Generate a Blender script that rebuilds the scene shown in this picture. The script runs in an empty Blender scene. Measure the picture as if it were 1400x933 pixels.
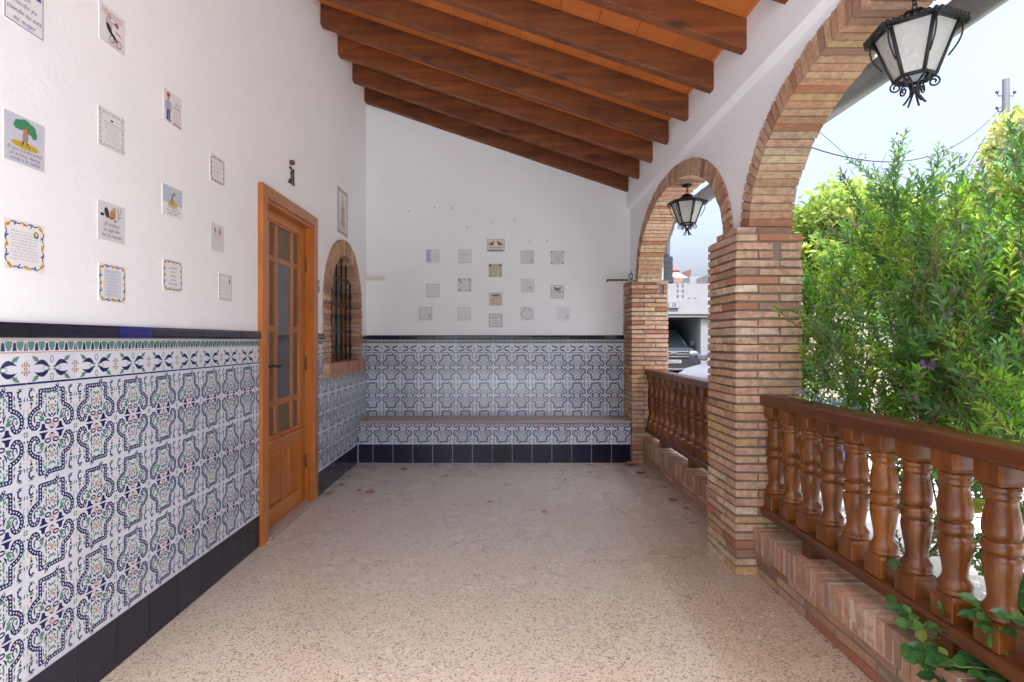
import bpy, bmesh, math, random
from mathutils import Vector, Matrix
R = math.radians
rnd = random.Random(7)
scene = bpy.context.scene
C = scene.collection

# ------------------------------------------------------------------ layout numbers (metres)
XL = -1.458          # tiled face of the left wall
YB = 6.05            # tiled face of the back wall
YF = 5.672           # front of the bench
XA, XU = 1.375, 1.337   # arcade plaster below / above the ledge
ZS, ZN, ZB, ZD, ZT = .191, 1.10, 1.193, 1.240, 1.288   # skirting, navy line, border, dentil, trim top
SL = .339            # roof slope
CAM_H = 1.2342
ROOF0 = .35          # unseen near edge of porch roof, cut back for skylight, shading visible floor

# ------------------------------------------------------------------ object helpers
def link(o, parent=None):
    C.objects.link(o)
    if parent is not None: o.parent = parent
    return o
def tag(o, label=None, cat=None, group=None, kind=None):
    if label: o['label'] = label
    if cat: o['category'] = cat
    if group: o['group'] = group
    if kind: o['kind'] = kind
    return o
def thing(name, label, cat, loc=(0,0,0), group=None, rotz=0):
    o = bpy.data.objects.new(name, None); o.location = loc; o.rotation_euler = (0,0,rotz); o.empty_display_size = .1
    link(o); return tag(o, label, cat, group)
def copy_tree(o, parent=None):
    c = o.copy(); C.objects.link(c); c.parent = parent
    for ch in list(o.children): copy_tree(ch, c)
    return c

class MB:
    """collects shapes, builds one mesh object"""
    def __init__(s): s.v=[]; s.f=[]; s.c=[]; s.sm=[]; s.mi=[]; s.col=(1,1,1); s.cur=0
    def face(s, pts, sm=False):
        n=len(s.v); s.v+= [tuple(p) for p in pts]; s.f.append(tuple(range(n,n+len(pts)))); s.c.append(s.col); s.sm.append(sm); s.mi.append(s.cur)
    def mesh(s, verts, faces, sm=False):
        n=len(s.v); s.v+=[tuple(p) for p in verts]
        for f in faces: s.f.append(tuple(n+i for i in f)); s.c.append(s.col); s.sm.append(sm); s.mi.append(s.cur)
    def box(s, x0,x1,y0,y1,z0,z1, M=None, j=0):
        P=[Vector((x,y,z)) for x in (x0,x1) for y in (y0,y1) for z in (z0,z1)]
        if j: P=[p+Vector((rnd.uniform(-j,j),rnd.uniform(-j,j),rnd.uniform(-j,j))) for p in P]
        if M: P=[M@p for p in P]
        s.mesh(P,[(0,1,3,2),(4,6,7,5),(0,4,5,1),(2,3,7,6),(0,2,6,4),(1,5,7,3)])
    def cbox(s, c, d, M=None, j=0):
        s.box(c[0]-d[0]/2,c[0]+d[0]/2,c[1]-d[1]/2,c[1]+d[1]/2,c[2]-d[2]/2,c[2]+d[2]/2,M,j)
    def tube(s, pts, r, n=8, cap=True, sm=True):
        pts=[Vector(p) for p in pts]; m=len(pts)
        rr=r if isinstance(r,(list,tuple)) else [r]*m
        t0=(pts[1]-pts[0]).normalized()
        up=Vector((0,0,1)) if abs(t0.z)<.9 else Vector((1,0,0))
        a=t0.cross(up).normalized(); V=[]
        for i,p in enumerate(pts):
            t=(pts[min(i+1,m-1)]-pts[max(i-1,0)])
            t=t.normalized() if t.length>1e-9 else t0
            a=(a-t*a.dot(t)); a=a.normalized() if a.length>1e-6 else t.orthogonal().normalized()
            b=t.cross(a)
            for k in range(n):
                w=2*math.pi*k/n; V.append(p+(a*math.cos(w)+b*math.sin(w))*rr[i])
        F=[]
        for i in range(m-1):
            for k in range(n): F.append((i*n+k,i*n+(k+1)%n,(i+1)*n+(k+1)%n,(i+1)*n+k))
        if cap: F.append(tuple(range(n-1,-1,-1))); F.append(tuple((m-1)*n+k for k in range(n)))
        s.mesh(V,F,sm)
    def lathe(s, prof, c=(0,0,0), n=24, axis=2, sm=True, M=None, ph=0):
        V=[]
        for r,z in prof:
            for k in range(n):
                w=2*math.pi*k/n+ph; p=[r*math.cos(w),r*math.sin(w),z]
                if axis==0: p=[p[2],p[0],p[1]]
                if axis==1: p=[p[0],p[2],p[1]]
                p=Vector(p)
                if M: p=M@p
                V.append((p[0]+c[0],p[1]+c[1],p[2]+c[2]))
        F=[]
        for i in range(len(prof)-1):
            for k in range(n): F.append((i*n+k,i*n+(k+1)%n,(i+1)*n+(k+1)%n,(i+1)*n+k))
        s.mesh(V,F,sm)
    def prism(s, poly, f0, f1):
        """poly: 2d points; f0/f1 map 2d->3d for the two caps"""
        n=len(poly); V=[f0(p) for p in poly]+[f1(p) for p in poly]
        s.mesh(V,[tuple(range(n-1,-1,-1)),tuple(range(n,2*n))]+[(i,(i+1)%n,n+(i+1)%n,n+i) for i in range(n)])
    def build(s, name, mat, parent=None, bevel=0, seg=2, loc=None):
        me=bpy.data.meshes.new(name); me.from_pydata(s.v,[],s.f)
        ca=me.attributes.new('tint','FLOAT_COLOR','CORNER')
        buf=[]
        for f,c in zip(s.f,s.c): buf+= [c[0],c[1],c[2],1.0]*len(f)
        ca.data.foreach_set('color',buf)
        me.polygons.foreach_set('use_smooth',s.sm)
        mats=mat if isinstance(mat,(list,tuple)) else [mat]
        for m in mats: me.materials.append(m)
        me.polygons.foreach_set('material_index',s.mi)
        if True:
            bm=bmesh.new(); bm.from_mesh(me); bmesh.ops.recalc_face_normals(bm,faces=bm.faces) if len(bm.faces)<60000 else None; bm.to_mesh(me); bm.free()
        me.update()
        o=bpy.data.objects.new(name,me); link(o,parent)
        if loc: o.location=loc
        if bevel:
            b=o.modifiers.new('bevel','BEVEL'); b.width=bevel; b.segments=seg; b.limit_method='ANGLE'; b.angle_limit=R(40)
        return o

# ------------------------------------------------------------------ materials
def newmat(name):
    m=bpy.data.materials.new(name); m.use_nodes=True; nt=m.node_tree; nt.nodes.clear()
    o=nt.nodes.new('ShaderNodeOutputMaterial'); b=nt.nodes.new('ShaderNodeBsdfPrincipled')
    nt.links.new(b.outputs[0],o.inputs[0]); return m,nt,b,o
def nd(nt,t,ins=None,**kw):
    n=nt.nodes.new(t)
    for k,v in kw.items(): setattr(n,k,v)
    for k,v in (ins or {}).items():
        s=n.inputs[k]
        if hasattr(v,'is_output') or isinstance(v,bpy.types.NodeSocket): nt.links.new(v,s)
        else: s.default_value=v
    return n
def rgb(c): return (c[0],c[1],c[2],1)
def mixc(nt,f,a,b,mode='MIX'):
    n=nt.nodes.new('ShaderNodeMix'); n.data_type='RGBA'; n.blend_type=mode
    for s,v in ((n.inputs[0],f),(n.inputs[6],a),(n.inputs[7],b)):
        if isinstance(v,bpy.types.NodeSocket): nt.links.new(v,s)
        elif isinstance(v,(int,float)): s.default_value=v
        else: s.default_value=rgb(v)
    return n.outputs[2]
def math_(nt,op,a,b=0,c=0):
    n=nt.nodes.new('ShaderNodeMath'); n.operation=op
    for i,v in enumerate((a,b,c)):
        if isinstance(v,bpy.types.NodeSocket): nt.links.new(v,n.inputs[i])
        else: n.inputs[i].default_value=v
    return n.outputs[0]
def ramp(nt,f,stops):
    n=nt.nodes.new('ShaderNodeValToRGB'); nt.links.new(f,n.inputs[0]); e=n.color_ramp.elements
    while len(e)<len(stops): e.new(.5)
    for i,(p,c) in enumerate(stops): e[i].position=p; e[i].color=rgb(c) if hasattr(c,'__len__') else (c,c,c,1)
    return n.outputs[0]
def coords(nt,scale=(1,1,1)):
    t=nd(nt,'ShaderNodeTexCoord'); m=nd(nt,'ShaderNodeMapping',{'Vector':t.outputs['Object'],'Scale':scale}); return m.outputs[0]
def noise(nt,v,scale,detail=4,rough=.55):
    return nd(nt,'ShaderNodeTexNoise',{'Vector':v,'Scale':scale,'Detail':detail,'Roughness':rough}).outputs['Fac']
def bump(nt,b,h,strength=.3,dist=.01):
    n=nd(nt,'ShaderNodeBump',{'Height':h,'Strength':strength,'Distance':dist}); nt.links.new(n.outputs[0],b.inputs['Normal'])
def set_(nt,b,**kw):
    for k,v in kw.items():
        k=k.replace('_',' ')
        if isinstance(v,bpy.types.NodeSocket): nt.links.new(v,b.inputs[k])
        elif hasattr(v,'__len__'): b.inputs[k].default_value=rgb(v)
        else: b.inputs[k].default_value=v
def tint(nt): return nd(nt,'ShaderNodeAttribute',attribute_name='tint').outputs['Color']

def plain(name,col,rough=.5,metal=0,nz=.15,ns=20,bs=.1,spec=.5):
    m,nt,b,o=newmat(name); v=coords(nt); n=noise(nt,v,ns)
    set_(nt,b,Base_Color=mixc(nt,n,[c*(1-nz) for c in col],[min(1,c*(1+nz)) for c in col]),Roughness=rough,Metallic=metal,Specular_IOR_Level=spec)
    if bs: bump(nt,b,n,bs,.005)
    return m
def plaster_mat(name,col=(.90,.925,.94)):
    m,nt,b,o=newmat(name); v=coords(nt)
    big=noise(nt,v,.9,5,.6); fine=noise(nt,v,60,4); mid=noise(nt,v,7,4)
    c=mixc(nt,ramp(nt,big,[(.3,0.0),(.75,1.0)]),[x*.945 for x in col],col)
    c=mixc(nt,ramp(nt,mid,[(.45,0.0),(.8,.22)]),c,[col[0]*.93,col[1]*.92,col[2]*.90])
    set_(nt,b,Base_Color=c,Roughness=.85,Specular_IOR_Level=.2)
    h=math_(nt,'MULTIPLY_ADD',noise(nt,coords(nt,(1,1,2.2)),5,5,.6),3.0,fine); bump(nt,b,h,.13,.006); return m
def glaze_mat(name,rough=.16,wav=.05):
    m,nt,b,o=newmat(name); v=coords(nt); n=noise(nt,v,9,2); f=noise(nt,v,150,2)
    c=mixc(nt,ramp(nt,noise(nt,v,2.2,4),[(.35,0.0),(.8,.12)]),tint(nt),(.55,.5,.42),'MULTIPLY')
    set_(nt,b,Base_Color=c,Roughness=rough,Specular_IOR_Level=.5)
    bump(nt,b,n,wav,.02); return m
def wood_mat(name,dark,mid,light,axis=2,scale=1.0,rough=.35,coat=.0,knots=0.):
    m,nt,b,o=newmat(name)
    t=nd(nt,'ShaderNodeTexCoord'); oi=nd(nt,'ShaderNodeObjectInfo')
    off=nd(nt,'ShaderNodeVectorMath',{0:t.outputs['Object']},operation='ADD')
    cx=nd(nt,'ShaderNodeCombineXYZ',{'X':math_(nt,'MULTIPLY',oi.outputs['Random'],17.3),'Y':math_(nt,'MULTIPLY',oi.outputs['Random'],9.1),'Z':math_(nt,'MULTIPLY',oi.outputs['Random'],5.7)})
    nt.links.new(cx.outputs[0],off.inputs[1])
    s=[22*scale]*3; s[axis]=1.4*scale
    mp=nd(nt,'ShaderNodeMapping',{'Vector':off.outputs[0],'Scale':s}).outputs[0]
    s2=[5*scale]*3; s2[axis]=.8*scale
    mp2=nd(nt,'ShaderNodeMapping',{'Vector':off.outputs[0],'Scale':s2}).outputs[0]
    s3=[160*scale]*3; s3[axis]=6*scale
    mp3=nd(nt,'ShaderNodeMapping',{'Vector':off.outputs[0],'Scale':s3}).outputs[0]
    g=noise(nt,mp,1,5,.6); w=noise(nt,mp2,1,3); p=noise(nt,mp3,1,2)
    rings=math_(nt,'SINE',math_(nt,'MULTIPLY_ADD',w,38,math_(nt,'MULTIPLY',g,5)))
    rings=math_(nt,'MULTIPLY_ADD',rings,.5,.5)
    c=ramp(nt,g,[(.25,dark),(.5,mid),(.78,light)])
    c=mixc(nt,math_(nt,'MULTIPLY',rings,.32),c,dark)
    c=mixc(nt,ramp(nt,p,[(.45,0.0),(.75,.5)]),c,dark)
    if knots:
        s4=[7]*3; s4[axis]=2.3
        k=nd(nt,'ShaderNodeTexVoronoi',{'Vector':nd(nt,'ShaderNodeMapping',{'Vector':off.outputs[0],'Scale':s4}).outputs[0],'Scale':.9}).outputs['Distance']
        c=mixc(nt,ramp(nt,k,[(.06,knots),(.22,0.0)]),c,[x*.25 for x in dark])
    sc=noise(nt,coords(nt),3.5,5,.65)
    c=mixc(nt,ramp(nt,sc,[(.45,0.0),(.75,.4)]),c,[x*.8 for x in dark])
    c=mixc(nt,1.0,c,ramp(nt,oi.outputs['Random'],[(0,.78),(1,1.12)]),'MULTIPLY')
    set_(nt,b,Base_Color=c,Roughness=ramp(nt,sc,[(.3,rough*.8),(.8,min(1,rough*1.5))]),Specular_IOR_Level=.45)
    if coat: set_(nt,b,Coat_Weight=coat,Coat_Roughness=.18)
    bump(nt,b,math_(nt,'ADD',g,p),.12,.004); return m
def brick_mat(name):
    m,nt,b,o=newmat(name); v=coords(nt)
    n=noise(nt,v,28,6,.7); f=noise(nt,v,220,3); big=noise(nt,v,2.4,4)
    c=tint(nt)
    c=mixc(nt,ramp(nt,n,[(.38,.6),(.56,0.0)]),c,(.30,.16,.10))
    c=mixc(nt,ramp(nt,n,[(.55,0.0),(.78,.4)]),c,(.62,.52,.42))
    c=mixc(nt,ramp(nt,big,[(.5,0.0),(.8,.22)]),c,(.22,.17,.14))
    set_(nt,b,Base_Color=c,Roughness=.88,Specular_IOR_Level=.25)
    bump(nt,b,math_(nt,'MULTIPLY_ADD',n,1.5,f),.45,.004); return m
def leaf_mat(name,trans=.45,gloss=.4):
    m,nt,b,o=newmat(name); t=tint(nt)
    v=coords(nt); c=mixc(nt,math_(nt,'MULTIPLY',noise(nt,v,35,2),.5),t,(.03,.06,.012))
    set_(nt,b,Base_Color=c,Roughness=gloss,Specular_IOR_Level=.35)
    tr=nd(nt,'ShaderNodeBsdfTranslucent'); hs=nd(nt,'ShaderNodeHueSaturation',{'Hue':.485,'Saturation':1.1,'Value':1.7,'Color':c}); nt.links.new(hs.outputs[0],tr.inputs[0])
    mx=nd(nt,'ShaderNodeMixShader',{0:trans}); nt.links.new(b.outputs[0],mx.inputs[1]); nt.links.new(tr.outputs[0],mx.inputs[2]); nt.links.new(mx.outputs[0],o.inputs[0])
    return m

M={}
M['plaster']=plaster_mat('white_plaster')
M['glaze']=glaze_mat('glazed_tile',.15,.08)
M['navyglaze']=glaze_mat('navy_glaze',.14,.09)
M['ceramic']=glaze_mat('painted_ceramic',.22,.03)
M['door']=wood_mat('orange_pine_varnish',(.34,.095,.011),(.52,.165,.020),(.63,.235,.036),2,1.,.32,.25)
M['doorh']=wood_mat('orange_pine_varnish_cross',(.34,.095,.011),(.52,.165,.020),(.63,.235,.036),1,1.,.32,.25)
M['beam']=wood_mat('dark_beam_stain',(.10,.027,.007),(.225,.066,.015),(.38,.128,.031),0,.8,.6,0,.85)
M['rail']=wood_mat('brown_varnish_rail',(.06,.016,.005),(.13,.038,.010),(.21,.070,.019),1,1.,.34,.05)
M['baluster']=wood_mat('brown_varnish_turned',(.065,.016,.003),(.185,.056,.008),(.32,.11,.018),2,1.15,.30,.05)
M['brick']=brick_mat('handmade_brick')
M['mortar']=plain('lime_mortar',(.21,.175,.14),.95,0,.2,60,.3,.1)
M['palemortar']=plain('pale_mortar',(.50,.44,.38),.95,0,.2,60,.3,.1)
M['iron']=plain('black_wrought_iron',(.022,.022,.024),.45,.3,.3,60,.25)
M['zinc']=plain('weathered_zinc',(.17,.168,.165),.45,.4,.3,7,.05)
M['darkgrey']=plain('dark_grey_plastic',(.055,.065,.08),.45)
M['stone']=plain('bench_stone',(.36,.30,.26),.42,0,.3,120,.08)
M['bronze']=plain('aged_brass',(.16,.11,.06),.45,.6)
M['whitepaint']=plain('white_render',(.24,.245,.25),.8,0,.05,3,.05)
M['pinkrender']=plain('pale_pink_render',(.25,.16,.14),.85,0,.1,4,.05)
M['cream']=plain('cream_render',(.25,.215,.175),.85,0,.07,2,.05)
M['terracotta']=plain('terracotta_tile',(.42,.15,.07),.8,0,.35,25,.2)
M['bark']=plain('grey_brown_bark',(.16,.105,.07),.9,0,.4,40,.5)
M['branch']=plain('bare_branch',(.20,.13,.085),.85,0,.35,50,.3)
M['leaf']=leaf_mat('shrub_leaf',.55)
M['treeleaf']=leaf_mat('tree_leaf',.5,.5)
M['vineleaf']=leaf_mat('vine_leaf',.3,.3)
M['flower']=leaf_mat('petal',.3,.6)
M['rubber']=plain('black_rubber',(.02,.02,.02),.8)
M['chrome']=plain('bright_chrome',(.35,.35,.36),.25,.9,.05)
M['plastic_white']=plain('white_plastic',(.72,.70,.62),.4,0,.04)
M['carsilver']=plain('silver_car_paint',(.06,.066,.078),.25,.4,.03,2,0)
M['carwhite']=plain('white_car_paint',(.11,.118,.135),.38,.05,.02,2,0)
M['carglass']=plain('dark_car_glass',(.025,.04,.045),.04,0,.02,2,0,.8)
M['headlamp']=plain('headlamp_glass',(.22,.24,.26),.1,.3,.05)
M['blue']=plain('blue_plastic',(.03,.10,.42),.35)
M['deadleaf']=plain('dry_leaf',(.36,.20,.12),.8,0,.5,60,.3)
M['crumb']=plain('white_crumbs',(.75,.72,.68),.9)
M['letter']=plain('dark_lettering',(.03,.03,.05),.5)

def glass(name,col,rough,trans,bs,bscale):
    m,nt,b,o=newmat(name); v=coords(nt)
    set_(nt,b,Base_Color=col,Roughness=rough,Transmission_Weight=trans,IOR=1.45)
    if bs:
        n=nd(nt,'ShaderNodeTexVoronoi',{'Vector':v,'Scale':bscale}).outputs['Distance']
        bump(nt,b,n,bs,.006)
    return m
M['lampglass']=glass('frosted_lamp_glass',(.88,.87,.82),.4,.6,.7,45)
M['amber']=glass('amber_cathedral_glass',(.14,.095,.045),.16,.0,.6,85)
M['doorglass']=glass('clear_door_glass',(.085,.09,.10),.02,0,0,1)
M['windowglass']=glass('green_tinted_glass',(.19,.23,.21),.1,0,.05,10)

# terrazzo
def terrazzo():
    m,nt,b,o=newmat('terrazzo'); t=nd(nt,'ShaderNodeTexCoord'); v=t.outputs['Object']
    sx=nd(nt,'ShaderNodeSeparateXYZ',{0:v})
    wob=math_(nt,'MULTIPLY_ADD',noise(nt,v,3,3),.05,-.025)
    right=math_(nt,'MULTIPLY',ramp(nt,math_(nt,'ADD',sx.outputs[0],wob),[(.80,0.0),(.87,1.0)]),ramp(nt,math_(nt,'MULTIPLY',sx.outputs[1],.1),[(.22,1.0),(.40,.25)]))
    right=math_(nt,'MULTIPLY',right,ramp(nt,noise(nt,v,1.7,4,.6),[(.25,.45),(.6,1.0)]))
    vo=nd(nt,'ShaderNodeTexVoronoi',{'Vector':v,'Scale':150})
    vs=nd(nt,'ShaderNodeTexVoronoi',{'Vector':v,'Scale':340})
    chip=nd(nt,'ShaderNodeSeparateColor',{0:vo.outputs['Color']}).outputs[0]
    chip2=nd(nt,'ShaderNodeSeparateColor',{0:vs.outputs['Color']}).outputs[1]
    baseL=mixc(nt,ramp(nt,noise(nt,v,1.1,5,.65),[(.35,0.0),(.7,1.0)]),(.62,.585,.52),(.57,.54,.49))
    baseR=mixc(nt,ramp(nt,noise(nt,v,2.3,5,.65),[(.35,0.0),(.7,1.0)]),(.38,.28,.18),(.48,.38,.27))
    far=ramp(nt,math_(nt,'MULTIPLY',sx.outputs[1],.1),[(.20,0.0),(.46,1.0)])  # paler grey with distance: grazing wall reflection put into the floor colour
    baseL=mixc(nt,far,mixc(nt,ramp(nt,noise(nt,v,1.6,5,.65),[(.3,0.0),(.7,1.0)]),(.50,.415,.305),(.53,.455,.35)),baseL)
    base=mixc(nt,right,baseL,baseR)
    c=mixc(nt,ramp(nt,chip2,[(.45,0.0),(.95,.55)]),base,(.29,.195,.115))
    c=mixc(nt,ramp(nt,chip,[(.0,.85),(.17,.65),(.18,0.0)]),c,(.09,.06,.04))
    c=mixc(nt,ramp(nt,chip,[(.80,0.0),(.82,.6)]),c,(.62,.55,.47))
    edge=ramp(nt,vo.outputs['Distance'],[(.35,0.0),(.6,.35)])
    c=mixc(nt,edge,c,base)
    # the joint line
    d=math_(nt,'ABSOLUTE',math_(nt,'SUBTRACT',math_(nt,'ADD',sx.outputs[0],math_(nt,'MULTIPLY',wob,.25)),.835))
    c=mixc(nt,ramp(nt,d,[(.0012,.45),(.0035,0.0)]),c,(.12,.085,.06))
    # worn whitish stains
    st=noise(nt,v,1.9,6,.7)
    c=mixc(nt,ramp(nt,st,[(.52,0.0),(.80,.28)]),c,(.62,.57,.51))
    st2=noise(nt,nd(nt,'ShaderNodeMapping',{'Vector':v,'Scale':(2.2,.6,1)}).outputs[0],2.2,5,.7)
    c=mixc(nt,ramp(nt,st2,[(.5,0.0),(.85,.26)]),c,(.30,.225,.15))
    set_(nt,b,Base_Color=c,Roughness=ramp(nt,noise(nt,v,1.5,5,.7),[(.3,.20),(.75,.42)]),Specular_IOR_Level=.5)
    bump(nt,b,math_(nt,'ADD',noise(nt,v,2.5,3),math_(nt,'MULTIPLY',chip2,.03)),.06,.01)
    return m
M['terrazzo']=terrazzo()
def rasilla():
    m,nt,b,o=newmat('terracotta_boards'); v=coords(nt)
    n=noise(nt,coords(nt,(3,30,3)),1.5,5,.6); big=noise(nt,v,2,3)
    c=mixc(nt,n,(.52,.145,.032),(.72,.245,.062)); c=mixc(nt,ramp(nt,big,[(.4,0.0),(.8,.35)]),c,(.45,.14,.035))
    c=mixc(nt,.5,c,tint(nt),'MULTIPLY')
    set_(nt,b,Base_Color=c,Roughness=.8,Specular_IOR_Level=.2); bump(nt,b,n,.25,.005); return m
M['rasilla']=rasilla()
def paving():
    m,nt,b,o=newmat('pale_paving'); v=coords(nt)
    br=nd(nt,'ShaderNodeTexBrick',{'Vector':v,'Scale':1.0,'Mortar Size':.012,'Brick Width':.6,'Row Height':.4,'Color1':rgb((.70,.70,.69)),'Color2':rgb((.64,.64,.63)),'Mortar':rgb((.25,.23,.21))})
    c=mixc(nt,ramp(nt,noise(nt,v,1.5,6,.7),[(.4,0.0),(.75,.35)]),br.outputs[0],(.27,.24,.2))
    set_(nt,b,Base_Color=c,Roughness=.8); bump(nt,b,noise(nt,v,40,4),.2,.01); return m
M['paving']=paving()
M['bounce_ground']=plain('pale_bounce_concrete',(.76,.80,.84),.85,0,.1,5,.1)  # cool pale colour chosen to bounce neutral light into the porch
def asphalt():
    m,nt,b,o=newmat('grey_asphalt'); v=coords(nt); n=noise(nt,v,90,3); g=noise(nt,v,.6,5)
    set_(nt,b,Base_Color=mixc(nt,g,(.09,.09,.09),(.15,.145,.14)),Roughness=.9); bump(nt,b,n,.4,.01); return m
M['asphalt']=asphalt()
def soil():
    m,nt,b,o=newmat('pale_gravel'); v=coords(nt); n=noise(nt,v,60,6,.7)
    set_(nt,b,Base_Color=mixc(nt,n,(.36,.34,.31),(.62,.60,.57)),Roughness=.95); bump(nt,b,n,.8,.03); return m
M['soil']=soil()

# ------------------------------------------------------------------ flat painting (tiles, plaques)
_txt={}
def text_mesh(s,shear=0.0,spacing=1.0):
    k=(s,shear,spacing)
    if k in _txt: return _txt[k]
    cu=bpy.data.curves.new('lettering','FONT'); cu.body=s; cu.size=1; cu.shear=shear; cu.space_character=spacing; cu.resolution_u=2
    o=bpy.data.objects.new('lettering',cu); C.objects.link(o)
    dg=bpy.context.evaluated_depsgraph_get(); me=bpy.data.meshes.new_from_object(o.evaluated_get(dg))
    V=[(v.co.x,v.co.y) for v in me.vertices]; F=[tuple(p.vertices) for p in me.polygons]
    bpy.data.objects.remove(o); bpy.data.curves.remove(cu); bpy.data.meshes.remove(me)
    _txt[k]=(V,F); return V,F

def clip(poly,x0,x1,y0,y1):
    for ax,lim,sg in ((0,x0,1),(0,x1,-1),(1,y0,1),(1,y1,-1)):
        out=[]; n=len(poly)
        for i in range(n):
            a,b=poly[i],poly[(i+1)%n]; da=(a[ax]-lim)*sg; db=(b[ax]-lim)*sg
            if da>=0: out.append(a)
            if (da>=0)!=(db>=0):
                t=da/(da-db); out.append((a[0]+(b[0]-a[0])*t,a[1]+(b[1]-a[1])*t))
        poly=out
        if len(poly)<3: return None
    return poly

class Canvas:
    def __init__(s): s.p=[]
    def poly(s,pts,col,l=1): s.p.append((list(pts),col,l))
    def rect(s,x0,x1,y0,y1,col,l=1): s.poly([(x0,y0),(x1,y0),(x1,y1),(x0,y1)],col,l)
    def ell(s,x,y,rx,ry,col,l=1,n=10,rot=0):
        c,si=math.cos(rot),math.sin(rot)
        s.poly([(x+rx*math.cos(a)*c-ry*math.sin(a)*si,y+rx*math.cos(a)*si+ry*math.sin(a)*c) for a in [2*math.pi*i/n for i in range(n)]],col,l)
    def leaf(s,a,b,w,col,l=1,bend=0):
        ax,ay=a; bx,by=b; dx,dy=bx-ax,by-ay; L=math.hypot(dx,dy) or 1; nx,ny=-dy/L,dx/L
        up=[];dn=[]
        for i in range(7):
            t=i/6; h=math.sin(math.pi*t**.8)*w/2; o=math.sin(math.pi*t)*bend
            x,y=ax+dx*t+nx*o,ay+dy*t+ny*o; up.append((x+nx*h,y+ny*h)); dn.append((x-nx*h,y-ny*h))
        for i in range(6): s.poly([dn[i],dn[i+1],up[i+1],up[i]],col,l)
    def line(s,pts,w,col,l=1):
        n=len(pts); L=[];Rr=[]
        for i in range(n):
            a=pts[max(0,i-1)]; b=pts[min(n-1,i+1)]; dx,dy=b[0]-a[0],b[1]-a[1]; d=math.hypot(dx,dy) or 1
            nx,ny=-dy/d*w/2,dx/d*w/2
            L.append((pts[i][0]+nx,pts[i][1]+ny)); Rr.append((pts[i][0]-nx,pts[i][1]-ny))
        for i in range(n-1): s.poly([Rr[i],Rr[i+1],L[i+1],L[i]],col,l)
    def ring(s,x,y,rx,ry,w,col,l=1,a0=0,a1=360,n=14):
        s.line([(x+rx*math.cos(R(a0+(a1-a0)*i/n)),y+ry*math.sin(R(a0+(a1-a0)*i/n))) for i in range(n+1)],w,col,l)
    def chain(s,pts,w,col,dot,l=1,step=.0105,ds=.0046):
        s.line(pts,w,col,l)
        acc=step*.6
        for (a,b) in zip(pts,pts[1:]):
            dx,dy=b[0]-a[0],b[1]-a[1]; d=math.hypot(dx,dy)
            while acc<d:
                t=acc/d; x,y=a[0]+dx*t,a[1]+dy*t; ux,uy=dx/d*ds/2,dy/d*ds/2
                s.poly([(x-ux-uy,y-uy+ux),(x+ux-uy,y+uy+ux),(x+ux+uy,y+uy-ux),(x-ux+uy,y-uy-ux)],dot,l+1)
                acc+=step
            acc-=d
    def text(s,t,x,y,size,col,l=2,shear=.25,w=None,align=0,spacing=1.0):
        V,F=text_mesh(t,shear,spacing)
        if not V: return
        x0=min(v[0] for v in V); x1=max(v[0] for v in V); sx=size
        if w and (x1-x0)*size>w: sx=w/(x1-x0)
        off=x-(x0 if align<0 else (x0+x1)/2)*sx
        for f in F: s.poly([(off+V[i][0]*sx,y+V[i][1]*size) for i in f],col,l)
    def scrib(s,x0,x1,y,h,col,seed=0,l=2,w=.0011):
        r=random.Random(seed); x=x0
        while x<x1-.002:
            n=r.randint(3,8); pts=[]
            for i in range(n*2):
                pts.append((x,y+(h if i%2 else 0)*r.uniform(.35,1.0)*(1.6 if r.random()<.12 else 1))); x+=h*.33*r.uniform(.7,1.2)
                if x>x1: break
            if len(pts)>1: s.line(pts,w,col,l)
            x+=h*.7
    def stamp(s,other,dx,dy,box,sx=1,sy=1):
        for pts,c,l in other.p:
            q=[(x*sx+dx,y*sy+dy) for x,y in pts]
            xs=[p[0] for p in q]; ys=[p[1] for p in q]
            if max(xs)<box[0] or min(xs)>box[1] or max(ys)<box[2] or min(ys)>box[3]: continue
            if min(xs)<box[0] or max(xs)>box[1] or min(ys)<box[2] or max(ys)>box[3]: q=clip(q,*box)
            if q: s.p.append((q,c,l))
    def into(s,mb,f,eps=.0004):
        for i,(pts,c,l) in enumerate(s.p):
            o=l*eps+(i%80)*4e-6; mb.col=c; mb.face([f(x,y,o) for x,y in pts])

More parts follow.
